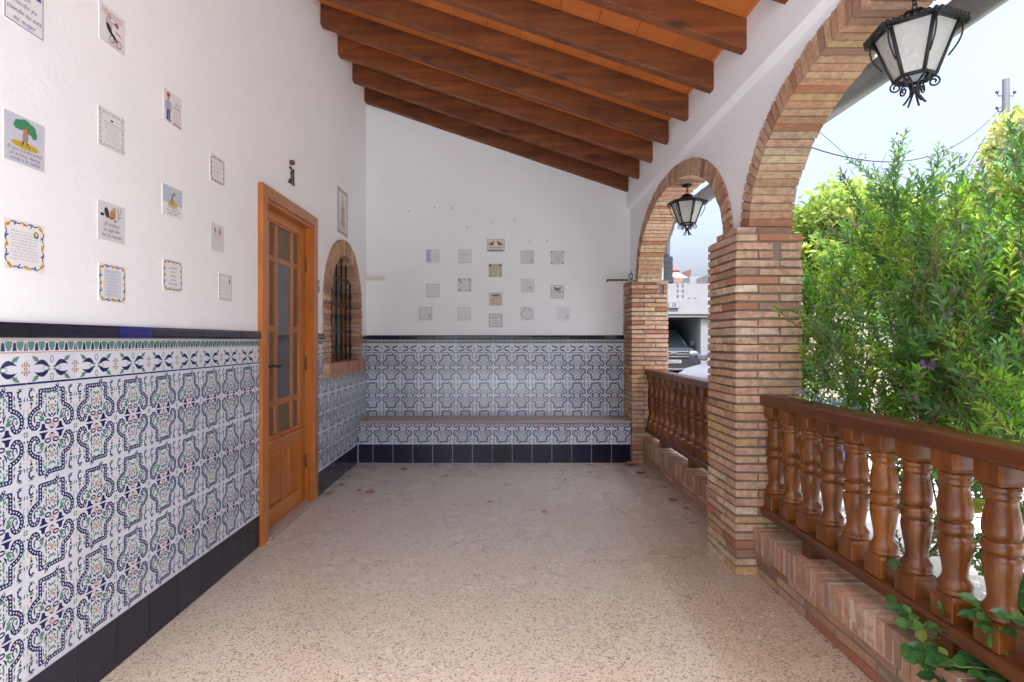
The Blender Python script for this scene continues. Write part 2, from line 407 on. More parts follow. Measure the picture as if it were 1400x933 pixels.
NAVY=(.016,.020,.115); GREEN=(.10,.25,.19); ORG=(.56,.27,.14); WHT=(.69,.725,.80); GROUT=(.70,.71,.75); DNAVY=(.008,.009,.028)
def tile_motif():
    c=Canvas()
    for sv in (1,-1):
        for su in (1,-1):
            g=lambda u,v: (su*u,sv*v)
            P=lambda L:[g(*q) for q in L]
            curl=[(.053,.034),(.055,.023),(.063,.015),(.074,.016),(.083,.027),(.086,.043),(.082,.058),(.071,.070),(.057,.077),(.046,.080)]
            c.chain(P(curl),.0150,NAVY,WHT)
            c.chain(P([(.046,.078),(.046,.136)]),.0150,NAVY,WHT)
            if su*sv<0: c.chain(P([(.049,.131),(.0,.131),(-.012,.1325),(-.021,.138),(-.023,.146),(-.020,.150)]),.0140,NAVY,WHT)
            else: c.chain(P([(.049,.131),(.029,.131)]),.0140,NAVY,WHT)
            c.leaf(g(.030,.034),g(.050,.056),.012,GREEN); c.leaf(g(.036,.034),g(.056,.044),.006,GREEN); c.leaf(g(.034,.050),g(.044,.064),.007,GREEN); c.leaf(g(.022,.044),g(.034,.072),.006,NAVY,1,.003); c.ring(su*.062,sv*.045,.008,.012,.0042,NAVY,1,40,250)
            c.poly(P([(.014,.003),(.052,.003),(.043,.011),(.040,.025),(.029,.025),(.026,.012)]),NAVY)
            c.ring(su*.016,sv*.031,.0105,.006,.005,NAVY); c.leaf(g(.006,.048),g(.018,.056),.007,NAVY); c.leaf(g(.012,.086),g(.016,.098),.006,GREEN); 
            for v in (.066,.082,.098,.112): c.leaf(g(.024,v),g(.023,v+.010),.004,NAVY if v<.1 else GREEN)
            for v in (.058,.074,.120): c.leaf(g(.027,v),g(.018,v+.010),.007,GREEN)
            c.leaf(g(.032,.118),g(.020,.108),.007,GREEN)
            # outer corner scroll
            c.ring(su*.080,sv*.124,.008,.012,.0055,NAVY,1,60,300 if su>0 else 330)
            c.leaf(g(.070,.104),g(.090,.106),.008,GREEN); c.leaf(g(.080,.100),g(.082,.112),.006,GREEN)
            c.poly(P([(.074,.097),(.086,.097),(.082,.090),(.078,.087)]),NAVY); c.ell(*g(.081,.083),.0042,.005,ORG)
            c.leaf(g(.070,.140),g(.090,.142),.005,GREEN); c.ell(*g(.0695,.134),.0025,.0025,NAVY)
            c.poly(P([(.099,.001),(.090,.002),(.098,.010)]),GREEN)
            c.leaf(g(.006,.060),g(.014,.072),.006,GREEN); c.leaf(g(.006,.100),g(.015,.112),.007,GREEN); c.ell(*g(.014,.078),.0028,.0028,NAVY); c.ell(*g(.034,.094),.0024,.004,NAVY); c.leaf(g(.036,.100),g(.032,.114),.005,GREEN)
            c.leaf(g(.040,.064),g(.064,.062),.008,GREEN); c.leaf(g(.066,.034),g(.070,.052),.008,GREEN); c.leaf(g(.044,.030),g(.056,.028),.006,NAVY)
            c.line(P([(.093,.030),(.091,.055),(.094,.078)]),.0022,GREEN); c.leaf(g(.092,.045),g(.096,.056),.005,GREEN); c.ell(*g(.094,.022),.003,.004,NAVY)
            c.leaf(g(.062,.086),g(.058,.104),.006,GREEN); c.leaf(g(.060,.108),g(.058,.126),.005,NAVY); c.leaf(g(.094,.100),g(.096,.116),.004,NAVY)
            c.leaf(g(.004,.122),g(.024,.124),.006,GREEN)
            c.leaf(g(.004,.018),g(.012,.026),.006,ORG); c.leaf(g(.004,.016),g(.014,.012),.005,ORG)
            c.leaf(g(.002,.078),g(.011,.086),.005,ORG); c.leaf(g(.002,.074),g(.011,.068),.005,ORG)
        c.leaf((0,sv*.016),(0,sv*.030),.006,ORG); c.leaf((0,sv*.066),(0,sv*.090),.006,ORG)
        c.poly([(-.010,sv*.044),(.010,sv*.044),(.005,sv*.050),(0,sv*.060),(-.005,sv*.050)],NAVY); c.ell(0,sv*.048,.0035,.003,WHT,2)
        c.poly([(-.008,sv*.012),(.008,sv*.012),(.004,sv*.006),(-.004,sv*.006)],NAVY)
        c.leaf((-.007,sv*.096),(0,sv*.108),.006,GREEN); c.leaf((.007,sv*.096),(0,sv*.108),.006,GREEN)
        c.line([(-.1,sv*.150),(.1,sv*.150)],.0016,GROUT,2)
    c.line([(-.1,0),(.1,0)],.0018,GROUT,2)
    for su in (-1,1): c.line([(su*.1,-.15),(su*.1,.15)],.0022,GROUT,2)
    return c
def border_motif():   # centred on (0,.044), height .093 from 0
    c=Canvas(); h=.046
    for su in (1,-1):
        for sv in (1,-1):
            g=lambda u,v:(su*u,h+sv*v)
            c.leaf(g(.010,.004),g(.070,.010),.016,NAVY,1,su*sv*.013)
            c.leaf(g(.050,.022),g(.078,.040),.013,GREEN); c.leaf(g(.056,.036),g(.070,.022),.008,GREEN)
            c.leaf(g(.004,.004),g(.022,.006),.006,GREEN)
            c.ell(*g(.088,.010),.004,.004,ORG,1,8); c.leaf(g(.1,.004),g(.092,.020),.004,GREEN)
        c.poly([(su*.1,h+.008),(su*.092,h),(su*.1,h-.008)],ORG)
        c.ell(su*.096,h+.018,.003,.004,ORG,1,8); c.ell(su*.096,h-.018,.003,.004,ORG,1,8)
        c.line([(su*.1,0),(su*.1,.093)],.0022,GROUT,2)
        c.ring(su*.024,h,.011,.007,.0022,GREEN)
    for sv in (1,-1): c.ring(0,h+sv*.028,.006,.011,.003,GREEN)
    c.rect(-.1,.1,-.002,.004,NAVY,2)
    return c
def dentil_motif():
    c=Canvas()
    c.rect(-.1,.1,.003,.0055,ORG); c.rect(-.1,.1,.041,.0432,ORG); c.rect(-.1,.1,-.001,.001,GROUT,2)
    for i in range(5):
        u=-.08+.04*i
        c.poly([(u-.013,.038),(u+.013,.038),(u+.011,.022),(u+.005,.010),(u-.005,.010),(u-.011,.022)],GREEN)
        w=u+.02
        if i<5: c.poly([(w-.008,.009),(w+.008,.009),(w+.006,.018),(w+.005,.030),(w,.037),(w-.005,.030),(w-.006,.018)],NAVY,2)
    for su in (-1,1): c.line([(su*.1,0),(su*.1,.047)],.002,GROUT,3)
    return c
MOT,BOR,DEN=tile_motif(),border_motif(),dentil_motif()

def dado(parent,f,u_first,rects,zlo_default=ZS):
    """f(u,z,off)->xyz ; u_first: a vertical grout position; rects: (u0,u1,z0,z1) of tiled surface"""
    A=Canvas(); base=MB(); base.col=WHT
    for (u0,u1,z0,z1) in rects:
        k=math.floor((u0-u_first)/.2)
        u=u_first+.2*k+.1
        while u-.1<u1:
            for zc in (.344,.644,.944):
                A.stamp(MOT,u,zc,(u0,u1,max(z0,ZS),min(z1,ZN)))
            if z1>ZN+.01:
                A.stamp(BOR,u,ZN,(u0,u1,ZN-.002,min(z1,ZB))); A.stamp(DEN,u,ZB,(u0,u1,ZB,min(z1,ZD)))
            zz=[z0]+[z for z in (ZS,.344,.494,.644,.794,.944,ZN,ZB) if z0<z<z1]+[z1]
            a,b=max(u0,u-.1),min(u1,u+.1)
            if b>a:
                for p,q in zip(zz,zz[1:]):
                    t=rnd.uniform(.93,1.05); base.col=(WHT[0]*t,WHT[1]*t*rnd.uniform(.99,1.01),WHT[2]*t*rnd.uniform(.985,1.015))
                    base.face([f(a,p,0),f(b,p,0),f(b,q,0),f(a,q,0)])
            u+=.2
    A.into(base,f)
    return base.build('tile_panel',M['glaze'],parent)
def skirting(parent,f,u_first,spans,th=.0035,z1=ZS):
    mb=MB()
    for (u0,u1) in spans:
        k=math.ceil((u0-u_first)/.2-1e-6); cuts=[u0]+[u_first+.2*i for i in range(k,k+80) if u0+.004<u_first+.2*i<u1-.004]+[u1]
        mb.col=(.62,.60,.64)
        mb.face([f(u0,.0,.001),f(u1,0,.001),f(u1,z1-.002,.001),f(u0,z1-.002,.001)])
        for a,b in zip(cuts,cuts[1:]):
            s=rnd.uniform(.7,1.3); mb.col=(DNAVY[0]*s,DNAVY[1]*s,DNAVY[2]*s); g=.0019
            pts=[(a+g,.002),(b-g,.002),(b-g,z1-.003),(a+g,z1-.003)]
            mb.face([f(x,z,th) for x,z in pts])
            for p,q in zip(pts,pts[1:]+pts[:1]): mb.face([f(p[0],p[1],th),f(q[0],q[1],th),f(q[0],q[1],0),f(p[0],p[1],0)])
    return mb.build('skirting',M['navyglaze'],parent)
def trim(parent,f,u_first,spans,bright=()):
    mb=MB()
    prof=[(0,ZD+.001),(.012,ZD+.003),(.017,ZD+.012),(.015,ZD+.028),(.013,ZD+.040),(.006,ZT),(-.012,ZT)]
    n=0
    for (u0,u1) in spans:
        k=math.ceil((u0-u_first)/.2-1e-6); cuts=[u0]+[u_first+.2*i for i in range(k,k+80) if u0+.004<u_first+.2*i<u1-.004]+[u1]
        for a,b in zip(cuts,cuts[1:]):
            s=rnd.uniform(.75,1.5); mb.col=(.010*s,.010*s,.026*s)
            if any(a<=x<b for x in bright): mb.col=(.012,.014,.16)
            o=rnd.uniform(-.0012,.0012)
            for p,q in zip(prof,prof[1:]):
                mb.face([f(a+.0013,p[1],p[0]+o),f(b-.0013,p[1],p[0]+o),f(b-.0013,q[1],q[0]+o),f(a+.0013,q[1],q[0]+o)])
            for e in (a+.0013,b-.0013): mb.face([f(e,p[1],p[0]+o) for p in prof])
        mb.col=(.35,.34,.36); mb.face([f(u0,ZD,.006),f(u1,ZD,.006),f(u1,ZT-.004,.006),f(u0,ZT-.004,.006)])
    return mb.build('trim_moulding',M['navyglaze'],parent)

# ------------------------------------------------------------------ ground
mb=MB(); mb.face([(-60,-60,-.17),(120,-60,-.17),(120,160,-.17),(-60,160,-.17)]); tag(mb.build('ground',M['asphalt']),kind='structure')
mb=MB(); mb.face([(-6,-14,-.155),(1.7,-14,-.155),(1.7,.3,-.155),(-6,.3,-.155)]); tag(mb.build('bounce_ground',M['bounce_ground']),kind='structure')  # unseen ground behind the camera, added to bounce sunlight into the porch
mb=MB(); mb.face([(1.7,-12,-.155),(9.5,-12,-.155),(9.5,8.2,-.155),(1.7,8.2,-.155)]); tag(mb.build('path',M['paving']),kind='structure')
mb=MB(); mb.col=(1,1,1)
xs=[1.72+.12*i for i in range(14)]; ys=[-.5+.16*i for i in range(36)]
V=[(x,y,-.12+rnd.uniform(-.02,.03)) for x in xs for y in ys]; F=[(i*36+j,(i+1)*36+j,(i+1)*36+j+1,i*36+j+1) for i in range(13) for j in range(35)]
mb.mesh(V,F,True); tag(mb.build('gravel_ground',M['soil']),kind='structure')
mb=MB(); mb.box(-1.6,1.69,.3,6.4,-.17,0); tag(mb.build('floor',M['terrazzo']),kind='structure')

# ------------------------------------------------------------------ left wall
fL=lambda u,z,o:(XL+o,u,z)
DY0,DY1,DZ=3.373,4.390,2.183
WY0,WY1,WZ0,WC,WS=4.58,5.775,.925,5.178,1.56
lw=thing('left_wall','white house wall with blue patterned tile dado, front door and arched window','wall',(XL,3,0))
mb=MB()
XP=XL-.006
def rz(y):  return 4.3
def win_top(y,r):   # arch outline
    d=abs(y-WC)
    return WS+math.sqrt(max(0,r*r-d*d))
OR=.50   # cut radius in plaster
ys=[-4,DY0+.03,DY1-.03]
def wall_quad(y0,y1,z0a,z0b,z1): mb.face([(XP,y0,z0a),(XP,y1,z0b),(XP,y1,z1),(XP,y0,z1)])
wall_quad(-4,DY0+.04,0,0,4.3); wall_quad(DY0+.04,DY1-.04,DZ-.04,DZ-.04,4.3)
wall_quad(DY1-.04,WC-OR,0,0,4.3); wall_quad(WC+OR,YB+.3,0,0,4.3)
N=24
for i in range(N):
    a=WC-OR+2*OR*i/N; b=WC-OR+2*OR*(i+1)/N
    wall_quad(a,b,win_top(a,OR),win_top(b,OR),4.3); wall_quad(a,b,0,0,1.0)
o=mb.build('plaster_face',M['plaster'],None)
mb=MB(); mb.box(XL-.34,XL-.29,-4,YB+.3,0,4.6); mb.box(-4,XL-.34,YB+.25,YB+.3,0,4.6); mb.box(-4,XL-.34,-4,-3.9,0,4.6)
core=mb.build('wall_core',M['plaster'],None)
def adopt(o,p):
    o.parent=p; o.matrix_parent_inverse=Matrix.Translation(p.location).inverted()
    return o
for x in (o,core): adopt(x,lw)
for x in (dado(None,fL,1.7225,[(-4,.3,.0,ZT-.01),(.3,DY0+.004,.0,ZT-.01),(DY1-.004,WY0+.03,0,ZT-.01),(WY0+.03,WY1-.03,0,WZ0+.02),(WY1-.03,YB+.0,0,ZT-.01)] if False else
      [(-4.,DY0+.004,0.,ZT-.01),(DY1-.004,WY0+.03,0.,ZT-.01),(WY0+.03,WY1-.03,0.,WZ0+.02),(WY1-.03,YB,0.,ZT-.01)]),
          skirting(None,fL,1.7225,[(-4,DY0+.002),(DY1-.002,YF+.006)]),
          trim(None,fL,1.7225,[(-4,DY0+.002),(DY1-.002,WY0+.02),(WY1-.02,YB-.004)],(2.15,))):
    adopt(x,lw)

# ------------------------------------------------------------------ back wall
fB=lambda u,z,o:(u,YB-o,z)
bw=thing('back_wall','white end wall with blue tile dado and a group of small plaques','wall',(0,YB,0))
mb=MB(); yy=YB+.006; mb.face([(XL-.01,yy,0),(1.73,yy,0),(1.73,yy,2.7),(1.35,yy,3.05),(XL-.01,yy,4.3)])
mb.box(XL-.01,1.73,YB+.02,YB+.25,-.17,2.68)
adopt(mb.build('plaster_face',M['plaster']),bw)
adopt(dado(None,fB,-1.2968,[(XL,1.32,.40,ZT-.01)]),bw)
adopt(trim(None,fB,-1.2968,[(XL+.004,1.315)]),bw)
mb=MB()
for (px,py) in ((277,103),(400,84),(483,87),(555,178),(672,156),(783,147),(855,248),(938,245)):
    x=(480+px/3.5-686.87)*(YB/770.13); z=CAM_H-(260+py/3.5-465.6)*(YB/770.13)
    mb.tube([(x,yy+.004,z),(x,yy-.012,z+.002)],.0055,6)
adopt(mb.build('nail',M['iron']),bw)

# ------------------------------------------------------------------ bench
be=thing('tiled_bench','long built-in bench with stone seat and blue tiled front along end wall','bench',(0,YF,0))
fF=lambda u,z,o:(u,YF-o,z)
mb=MB(); mb.box(XL+.001,1.296,YF-.022,YB-.002,.402,.427); adopt(mb.build('seat',M['stone'],None,.004),be)
adopt(dado(None,fF,-1.3022,[(XL+.002,1.29,.0,.403)]),be)
adopt(skirting(None,fF,-1.3022,[(XL+.008,1.292)]),be)

# ------------------------------------------------------------------ bricks
BC=[((.54,.37,.235),7),((.49,.29,.185),6),((.41,.175,.10),2.2),((.58,.45,.31),2.6),((.33,.20,.145),1.5),((.52,.335,.225),6),((.54,.37,.18),1.4)]
def brick_col(bias=None):
    t=rnd.uniform(0,sum(w for _,w in BC)); 
    for c,w in BC:
        t-=w
        if t<=0: break
    s=rnd.uniform(.92,1.2); return (c[0]*s,c[1]*s*rnd.uniform(.96,1.04),c[2]*s*rnd.uniform(.93,1.07))
def brick_pier(mb,x0,x1,y0,y1,z0,z1,pitch=.0446,skip=()):
    n=int(round((z1-z0)/pitch)); p=(z1-z0)/n; g=.0055
    mb.cur=1; mb.col=(1,1,1); mb.box(x0+.010,x1-.010,y0+.010,y1-.010,z0,z1-.004); mb.cur=0
    w=x1-x0; d=y1-y0
    for i in range(n):
        za=z0+p*i; zb=za+p-.011*rnd.uniform(.8,1.35)
        if i%2==0: cx=[0,w*.66,w]; cy=[0,d*.36,d]
        else: cx=[0,w*.34,w]; cy=[0,d*.66,d]
        if rnd.random()<.25: cy=[0,d*.5,d]
        if rnd.random()<.12: cx=[0,w*.5,w]
        if rnd.random()<.15: cx=[0,w]
        j=rnd.uniform(-.0025,.0025)
        for a,b in zip(cx,cx[1:]):
            for c,e in zip(cy,cy[1:]):
                if any(s[0]<=i<=s[1] and x0+a-.01<s[2]<x0+b+.01 and c<.01 for s in skip):
                    s_=[s for s in skip if s[0]<=i<=s[1]][0]
                    mb.col=brick_col(); mb.box(x0+a+g,s_[2]-.022,y0+c,y0+e-g,za,zb,None,.0016)
                    if x0+b-g>s_[2]+.024: mb.col=brick_col(); mb.box(s_[2]+.022,x0+b-g,y0+c,y0+e-g,za,zb,None,.0016)
                    continue
                mb.col=brick_col()
                mb.box(x0+a+(g if a>0 else 0)+j,x0+b-(g if b<w else 0)+j,y0+c+(g if c>0 else 0)+j*.6,y0+e-(g if e<d else 0)+j*.6,za,zb,None,.0028)
BM=[M['brick'],M['mortar']]
pl=thing('brick_pillar','free standing brick pillar between the two balustrades','pillar',(1.41,3.17,0))
mb=MB(); brick_pier(mb,1.232,1.583,2.975,3.376,0,1.806,.0446,((37,38,1.452),)); 
# stub course carrying the arch springers
mb.col=brick_col(); mb.box(1.262,1.36,3.03,3.15,1.806,1.842,None,.002); mb.col=brick_col(); mb.box(1.262,1.36,3.16,3.32,1.806,1.842,None,.002)
mb.col=brick_col(); mb.box(1.37,1.59,3.11,3.44,1.806,1.842,None,.002)
adopt(mb.build('brick_shaft',BM),pl)
ps=thing('brick_pilaster','brick pilaster against the end wall beside the tiled bench','pillar',(1.48,5.85,0))
mb=MB(); brick_pier(mb,1.300,1.668,5.662,6.056,0,1.845,.0446,((38,39,1.60),)); adopt(mb.build('brick_shaft',BM),ps)
pn=thing('brick_pillar','brick pillar at the near end of the front balustrade, outside the frame','pillar',(1.41,.9,0))
mb=MB(); brick_pier(mb,1.232,1.583,.64,1.04,0,1.806); adopt(mb.build('brick_shaft',BM),pn)

# ------------------------------------------------------------------ arcade wall with arches
AY=[2.02,4.55]; SP=1.815; EA,EB=1.20,.79; IA,IB=1.088,.675; PN=2.12
def selip(t,a,b,yc):
    c,s=math.cos(t),math.sin(t); e=2/PN
    return yc+a*math.copysign(abs(c)**e,c), SP+b*abs(s)**e
def ext_top(y):
    z=None
    for yc in AY:
        d=abs(y-yc)/EA
        if d<1: 
            q=SP+EB*(1-d**PN)**(1/PN); z=q if z is None else max(z,q)
    return z if z is not None else SP-.02
aw=thing('arcade_wall','white plastered wall above two brick arches, carrying the beams','wall',(XA,3.3,2))
mb=MB(); ZL=2.646
Y=[.62]; 
while Y[-1]<YB+.02: Y.append(Y[-1]+.025)
for a,b in zip(Y,Y[1:]):
    za,zb=ext_top(a),ext_top(b)
    if abs(za-zb)>.5: za=zb=min(za,zb)
    for x in (XA,1.585): mb.face([(x,a,za),(x,b,zb),(x,b,ZL),(x,a,ZL)])
    mb.face([(XA,a,za),(XA,b,zb),(1.585,b,zb),(1.585,a,za)])
mb.face([(XA,.62,ZL-.014),(XA,YB+.02,ZL-.014),(XU,YB+.02,ZL+.012),(XU,.62,ZL+.012)])
mb.face([(XU,.62,ZL+.012),(XU,YB+.02,ZL+.012),(XU,YB+.02,3.04),(XU,.62,3.04)])
mb.face([(1.585,.62,ZL),(1.585,YB+.02,ZL),(1.585,YB+.02,2.9),(1.585,.62,2.9)])
adopt(mb.build('plaster_face',M['plaster']),aw)
for yc in AY:
    mb=MB()
    # sample ellipse by arc length
    T=[math.pi*i/900 for i in range(901)]
    Pm=[selip(t,(EA+IA)/2,(EB+IB)/2,yc) for t in T]; L=[0]
    for p,q in zip(Pm,Pm[1:]): L.append(L[-1]+math.hypot(q[0]-p[0],q[1]-p[1]))
    n=int(L[-1]/.0478); step=L[-1]/n; k=0
    for i in range(n):
        s=(i+.5)*step
        while L[k]<s: k+=1
        t=T[k]; pi_=Vector(selip(t,IA,IB,yc)); pe=Vector(selip(t,EA,EB,yc)); c2=(pi_+pe)/2
        d=Vector((Pm[min(k+2,900)][0]-Pm[max(k-2,0)][0],Pm[min(k+2,900)][1]-Pm[max(k-2,0)][1])).normalized(); nr=Vector((d.y,-d.x))
        if nr.dot(c2-Vector((yc,SP)))<0: nr=-nr
        h=.0585+rnd.uniform(-.002,.003); w=step/2-.0045
        # wider joint outside
        Mx=Matrix(((1,0,0,0),(0,d.x,nr.x,c2.x),(0,d.y,nr.y,c2.y),(0,0,0,1)))
        mb.col=brick_col(); xo=rnd.uniform(-.003,.003)
        x0,x1=1.357+xo,1.597+xo
        wi,wo=w*.97,w*1.03
        V=[Mx@Vector((x,yy_,zz)) for x in (x0,x1) for (yy_,zz) in ((-wi,-h),(wi,-h),(wo,h),(-wo,h))]
        V=[v+Vector([rnd.uniform(-.0015,.0015) for _ in range(3)]) for v in V]
        mb.mesh(V,[(0,1,2,3),(7,6,5,4),(0,4,5,1),(1,5,6,2),(2,6,7,3),(3,7,4,0)])
    mb.cur=1; mb.col=(1,1,1)
    m_=120
    for i in range(m_):
        t0,t1=math.pi*i/m_,math.pi*(i+1)/m_
        a,b=selip(t0,IA+.006,IB+.006,yc),selip(t1,IA+.006,IB+.006,yc); c,e=selip(t0,EA-.001,EB-.001,yc),selip(t1,EA-.001,EB-.001,yc)
        for x in (1.364,1.589): mb.face([(x,a[0],a[1]),(x,b[0],b[1]),(x,e[0],e[1]),(x,c[0],c[1])])
        mb.face([(1.364,a[0],a[1]),(1.364,b[0],b[1]),(1.589,b[0],b[1]),(1.589,a[0],a[1])])
    adopt(mb.build('brick_arch',BM),aw)

# ------------------------------------------------------------------ low walls and balustrades
def low_wall(name,label,x0,y0,y1):
    t=thing(name,label,'low wall',(x0+.12,(y0+y1)/2,0))
    mb=MB(); mb.cur=1; mb.box(x0+.0195,x0+.245,y0,y1,-.17,.130); mb.cur=2; mb.box(x0+.0035,x0+.25,y0,y1,.130,.2475); mb.cur=0
    for i in range(3):
        z=.004+.0435*i; y=y0+rnd.uniform(-.2,0)
        while y<y1:
            L=rnd.choice((.235,.235,.12)); a,b=max(y,y0),min(y+L,y1)
            if b-a>.02:
                mb.col=[q*k_ for q,k_ in zip(brick_col(),(.80,.70,.66))]; j=rnd.uniform(-.002,.003); mb.box(x0+.016+j,x0+.1,a,b,z,z+.0335,None,.0022)
                mb.box(x0+.16,x0+.252+j,a,b,z,z+.0335,None,.0022)
            y+=L+.011
    adopt(mb.build('brick_courses',BM+[M['palemortar']]),t)
    mb=MB(); y=y0+.004
    while y<y1-.03:
        w=rnd.uniform(.033,.038); j=rnd.uniform(-.003,.003); mb.col=[q*.95*rnd.uniform(.8,1.12) for q in [rnd.choice([(.42,.26,.18),(.46,.28,.19),(.37,.21,.15),(.50,.35,.25),(.33,.22,.17)])]][0] if False else (lambda c,k:[q*k for q in c])(rnd.choice([(.44,.255,.165),(.48,.28,.18),(.37,.20,.135),(.52,.36,.25),(.34,.22,.165)]),rnd.uniform(.8,1.1))
        mb.box(x0+j,x0+.262+j,y,min(y+w,y1),.134,.251+rnd.uniform(-.0025,.0025),None,.0022); y+=w+.0105
    adopt(mb.build('brick_coping',BM),t)
    return t
low_wall('low_brick_wall','low brick wall with coping under the front balustrade, right foreground',1.325,1.042,2.973)
low_wall('low_brick_wall','low brick wall with coping under the far balustrade beyond the pillar',1.402,3.378,5.66)

# turned baluster
def octablock(mb,h0,h1,a,shoulder=0):
    mb.box(-a,a,-a,a,h0,h1)
prof=[(.0,.078),(.034,.078),(.046,.082),(.047,.090),(.044,.096),(.047,.104),(.046,.112),(.039,.122),(.034,.134),(.0335,.150),(.036,.172),(.041,.200),(.045,.226),(.0465,.244),(.044,.256),(.037,.262),(.036,.264),(.043,.268),(.047,.278),(.0475,.290),(.045,.301),(.038,.307),(.037,.309),(.043,.314),(.0468,.330),(.0455,.352),(.042,.378),(.038,.400),(.036,.414),(.0375,.420),(.043,.424),(.044,.432),(.040,.438),(.044,.442),(.0465,.450),(.043,.458),(.036,.460),(.0,.460)]
def baluster_mesh():
    mb=MB(); mb.lathe(prof,n=28); o=mb.build('baluster',M['baluster']); 
    return o
def make_baluster(parent,loc):
    mb=MB(); mb.lathe(prof,n=28)
    a=.045
    # bottom block with scooped shoulders, top block
    for (z0,z1,s0,s1) in ((0,.066,1,1),(.066,.080,1,.80),(.459,.472,.84,1),(.472,.526,1,1)):
        V=[(sx*a*s,sy*a*s,z) for z,s in ((z0,s0),(z1,s1)) for sx,sy in ((-1,-1),(1,-1),(1,1),(-1,1))]
        mb.mesh(V,[(0,1,5,4),(1,2,6,5),(2,3,7,6),(3,0,4,7),(3,2,1,0),(4,5,6,7)])
    o=mb.build('baluster',M['baluster'],None,.003,2); o.location=loc
    return o
def rail_poly(w,h,r):
    return [(-w/2,r*.6),(-w/2+r*.6,0),(w/2-r*.6,0),(w/2,r*.6),(w/2,h-r),(w/2-r*.4,h-r*.35),(w/2-r*1.3,h),(-w/2+r*1.3,h),(-w/2+r*.4,h-r*.35),(-w/2,h-r)]
def balustrade(label,xc,y0,y1,ys,feet,yn):
    t=thing('balustrade',label,'balustrade',(xc,(y0+y1)/2,.25))
    def bar(name,z,w,h,ya,yb):
        mb=MB(); P=rail_poly(w,h,.014); mb.prism(P,lambda p:(xc+p[0],ya,z+p[1]),lambda p:(xc+p[0],yb,z+p[1]))
        return adopt(mb.build(name,M['rail'],None,.003),t)
    bar('top_rail',.890,.118,.058,y0,y1); bar('bottom_rail',.314,.112,.052,y0,y1)
    first=None
    for y in ys:
        if first is None: o=first=make_baluster(None,(xc,y,.3655))
        else:
            o=first.copy(); C.objects.link(o); o.location=(xc,y,.3655)
        o.rotation_euler=(0,0,rnd.choice((0,90,180,270))*math.pi/180+rnd.uniform(-.03,.03)); adopt(o,t)
    for y in feet:
        mb=MB(); mb.box(xc-.045,xc+.04,y-.03,y+.03,.251,.315); adopt(mb.build('foot',M['rail'],None,.004),t)
    return t
balustrade('brown varnished wooden balustrade in right foreground, with its plump turned balusters',1.416,1.04,2.973,[2.913-.1645*i for i in range(12)],[2.55,1.75,1.25],0)
balustrade('shorter brown wooden balustrade in the far arch, past the pillar',1.487,3.378,5.66,[5.585-.1665*i for i in range(14)],[5.15,4.35,3.6],0)

# ------------------------------------------------------------------ ceiling: beams, boards, roof
zc=lambda x: 2.818-(x-1.35)*SL      # underside of the beams
ang=math.atan(SL)
order=['first','second','third','fourth','fifth','sixth','seventh','eighth','ninth','tenth','eleventh','twelfth','thirteenth','fourteenth','fifteenth']
k=0
for i in range(12):
    y=5.972-.482*i
    mb=MB(); w=.072; hh=.172+rnd.uniform(-.003,.003)
    x0,x1=XL-.006,XU+.008
    dz=rnd.uniform(-.006,.006)
    nseg=10
    V=[];F=[]
    for j in range(nseg+1):
        x=x0+(x1-x0)*j/nseg; b=rnd.uniform(-.0018,.0018)
        V+=[(x,y+b,zc(x)+dz+b),(x,y+w+b,zc(x)+dz+b),(x,y+w+b,zc(x)+hh+dz),(x,y+b,zc(x)+hh+dz)]
    for j in range(nseg):
        for q in range(4): F.append((j*4+q,j*4+(q+1)%4,(j+1)*4+(q+1)%4,(j+1)*4+q))
    F+=[(3,2,1,0),tuple(nseg*4+q for q in range(4))]
    mb.mesh(V,F)
    o=mb.build('ceiling_beam',M['beam'],None,.006,2)
    tag(o,'dark stained wooden ceiling beam, %s counting from the end wall'%order[i] if i else 'dark stained wooden ceiling beam lying against the end wall','beam','sloping ceiling beams')
mb=MB()
up=.175
x=1.55; dx=.25*math.cos(ang)
xs=[]
while x>XL-.3: xs.append(x); x-=dx
for a,b in zip(xs,xs[1:]):
    for i in range(12):
        y1=6.3-.482*i if i==0 else 5.972+.036-.482*(i-1); y0=5.972+.036-.482*i
        s=rnd.uniform(.78,1.12); mb.col=(s,s*rnd.uniform(.94,1.04),s*rnd.uniform(.9,1.05)); g=.0022
        e=rnd.uniform(-.002,.002)
        mb.face([(a-g,y0,zc(a)+up+e),(b+g,y0,zc(b)+up+e),(b+g,y1,zc(b)+up+e),(a-g,y1,zc(a)+up+e)])
mb.col=(.12,.1,.1); mb.face([(1.6,ROOF0,zc(1.6)+up+.012),(XL-.3,ROOF0,zc(XL-.3)+up+.012),(XL-.3,6.3,zc(XL-.3)+up+.012),(1.6,6.3,zc(1.6)+up+.012)])
tag(mb.build('ceiling',M['rasilla']),kind='structure')
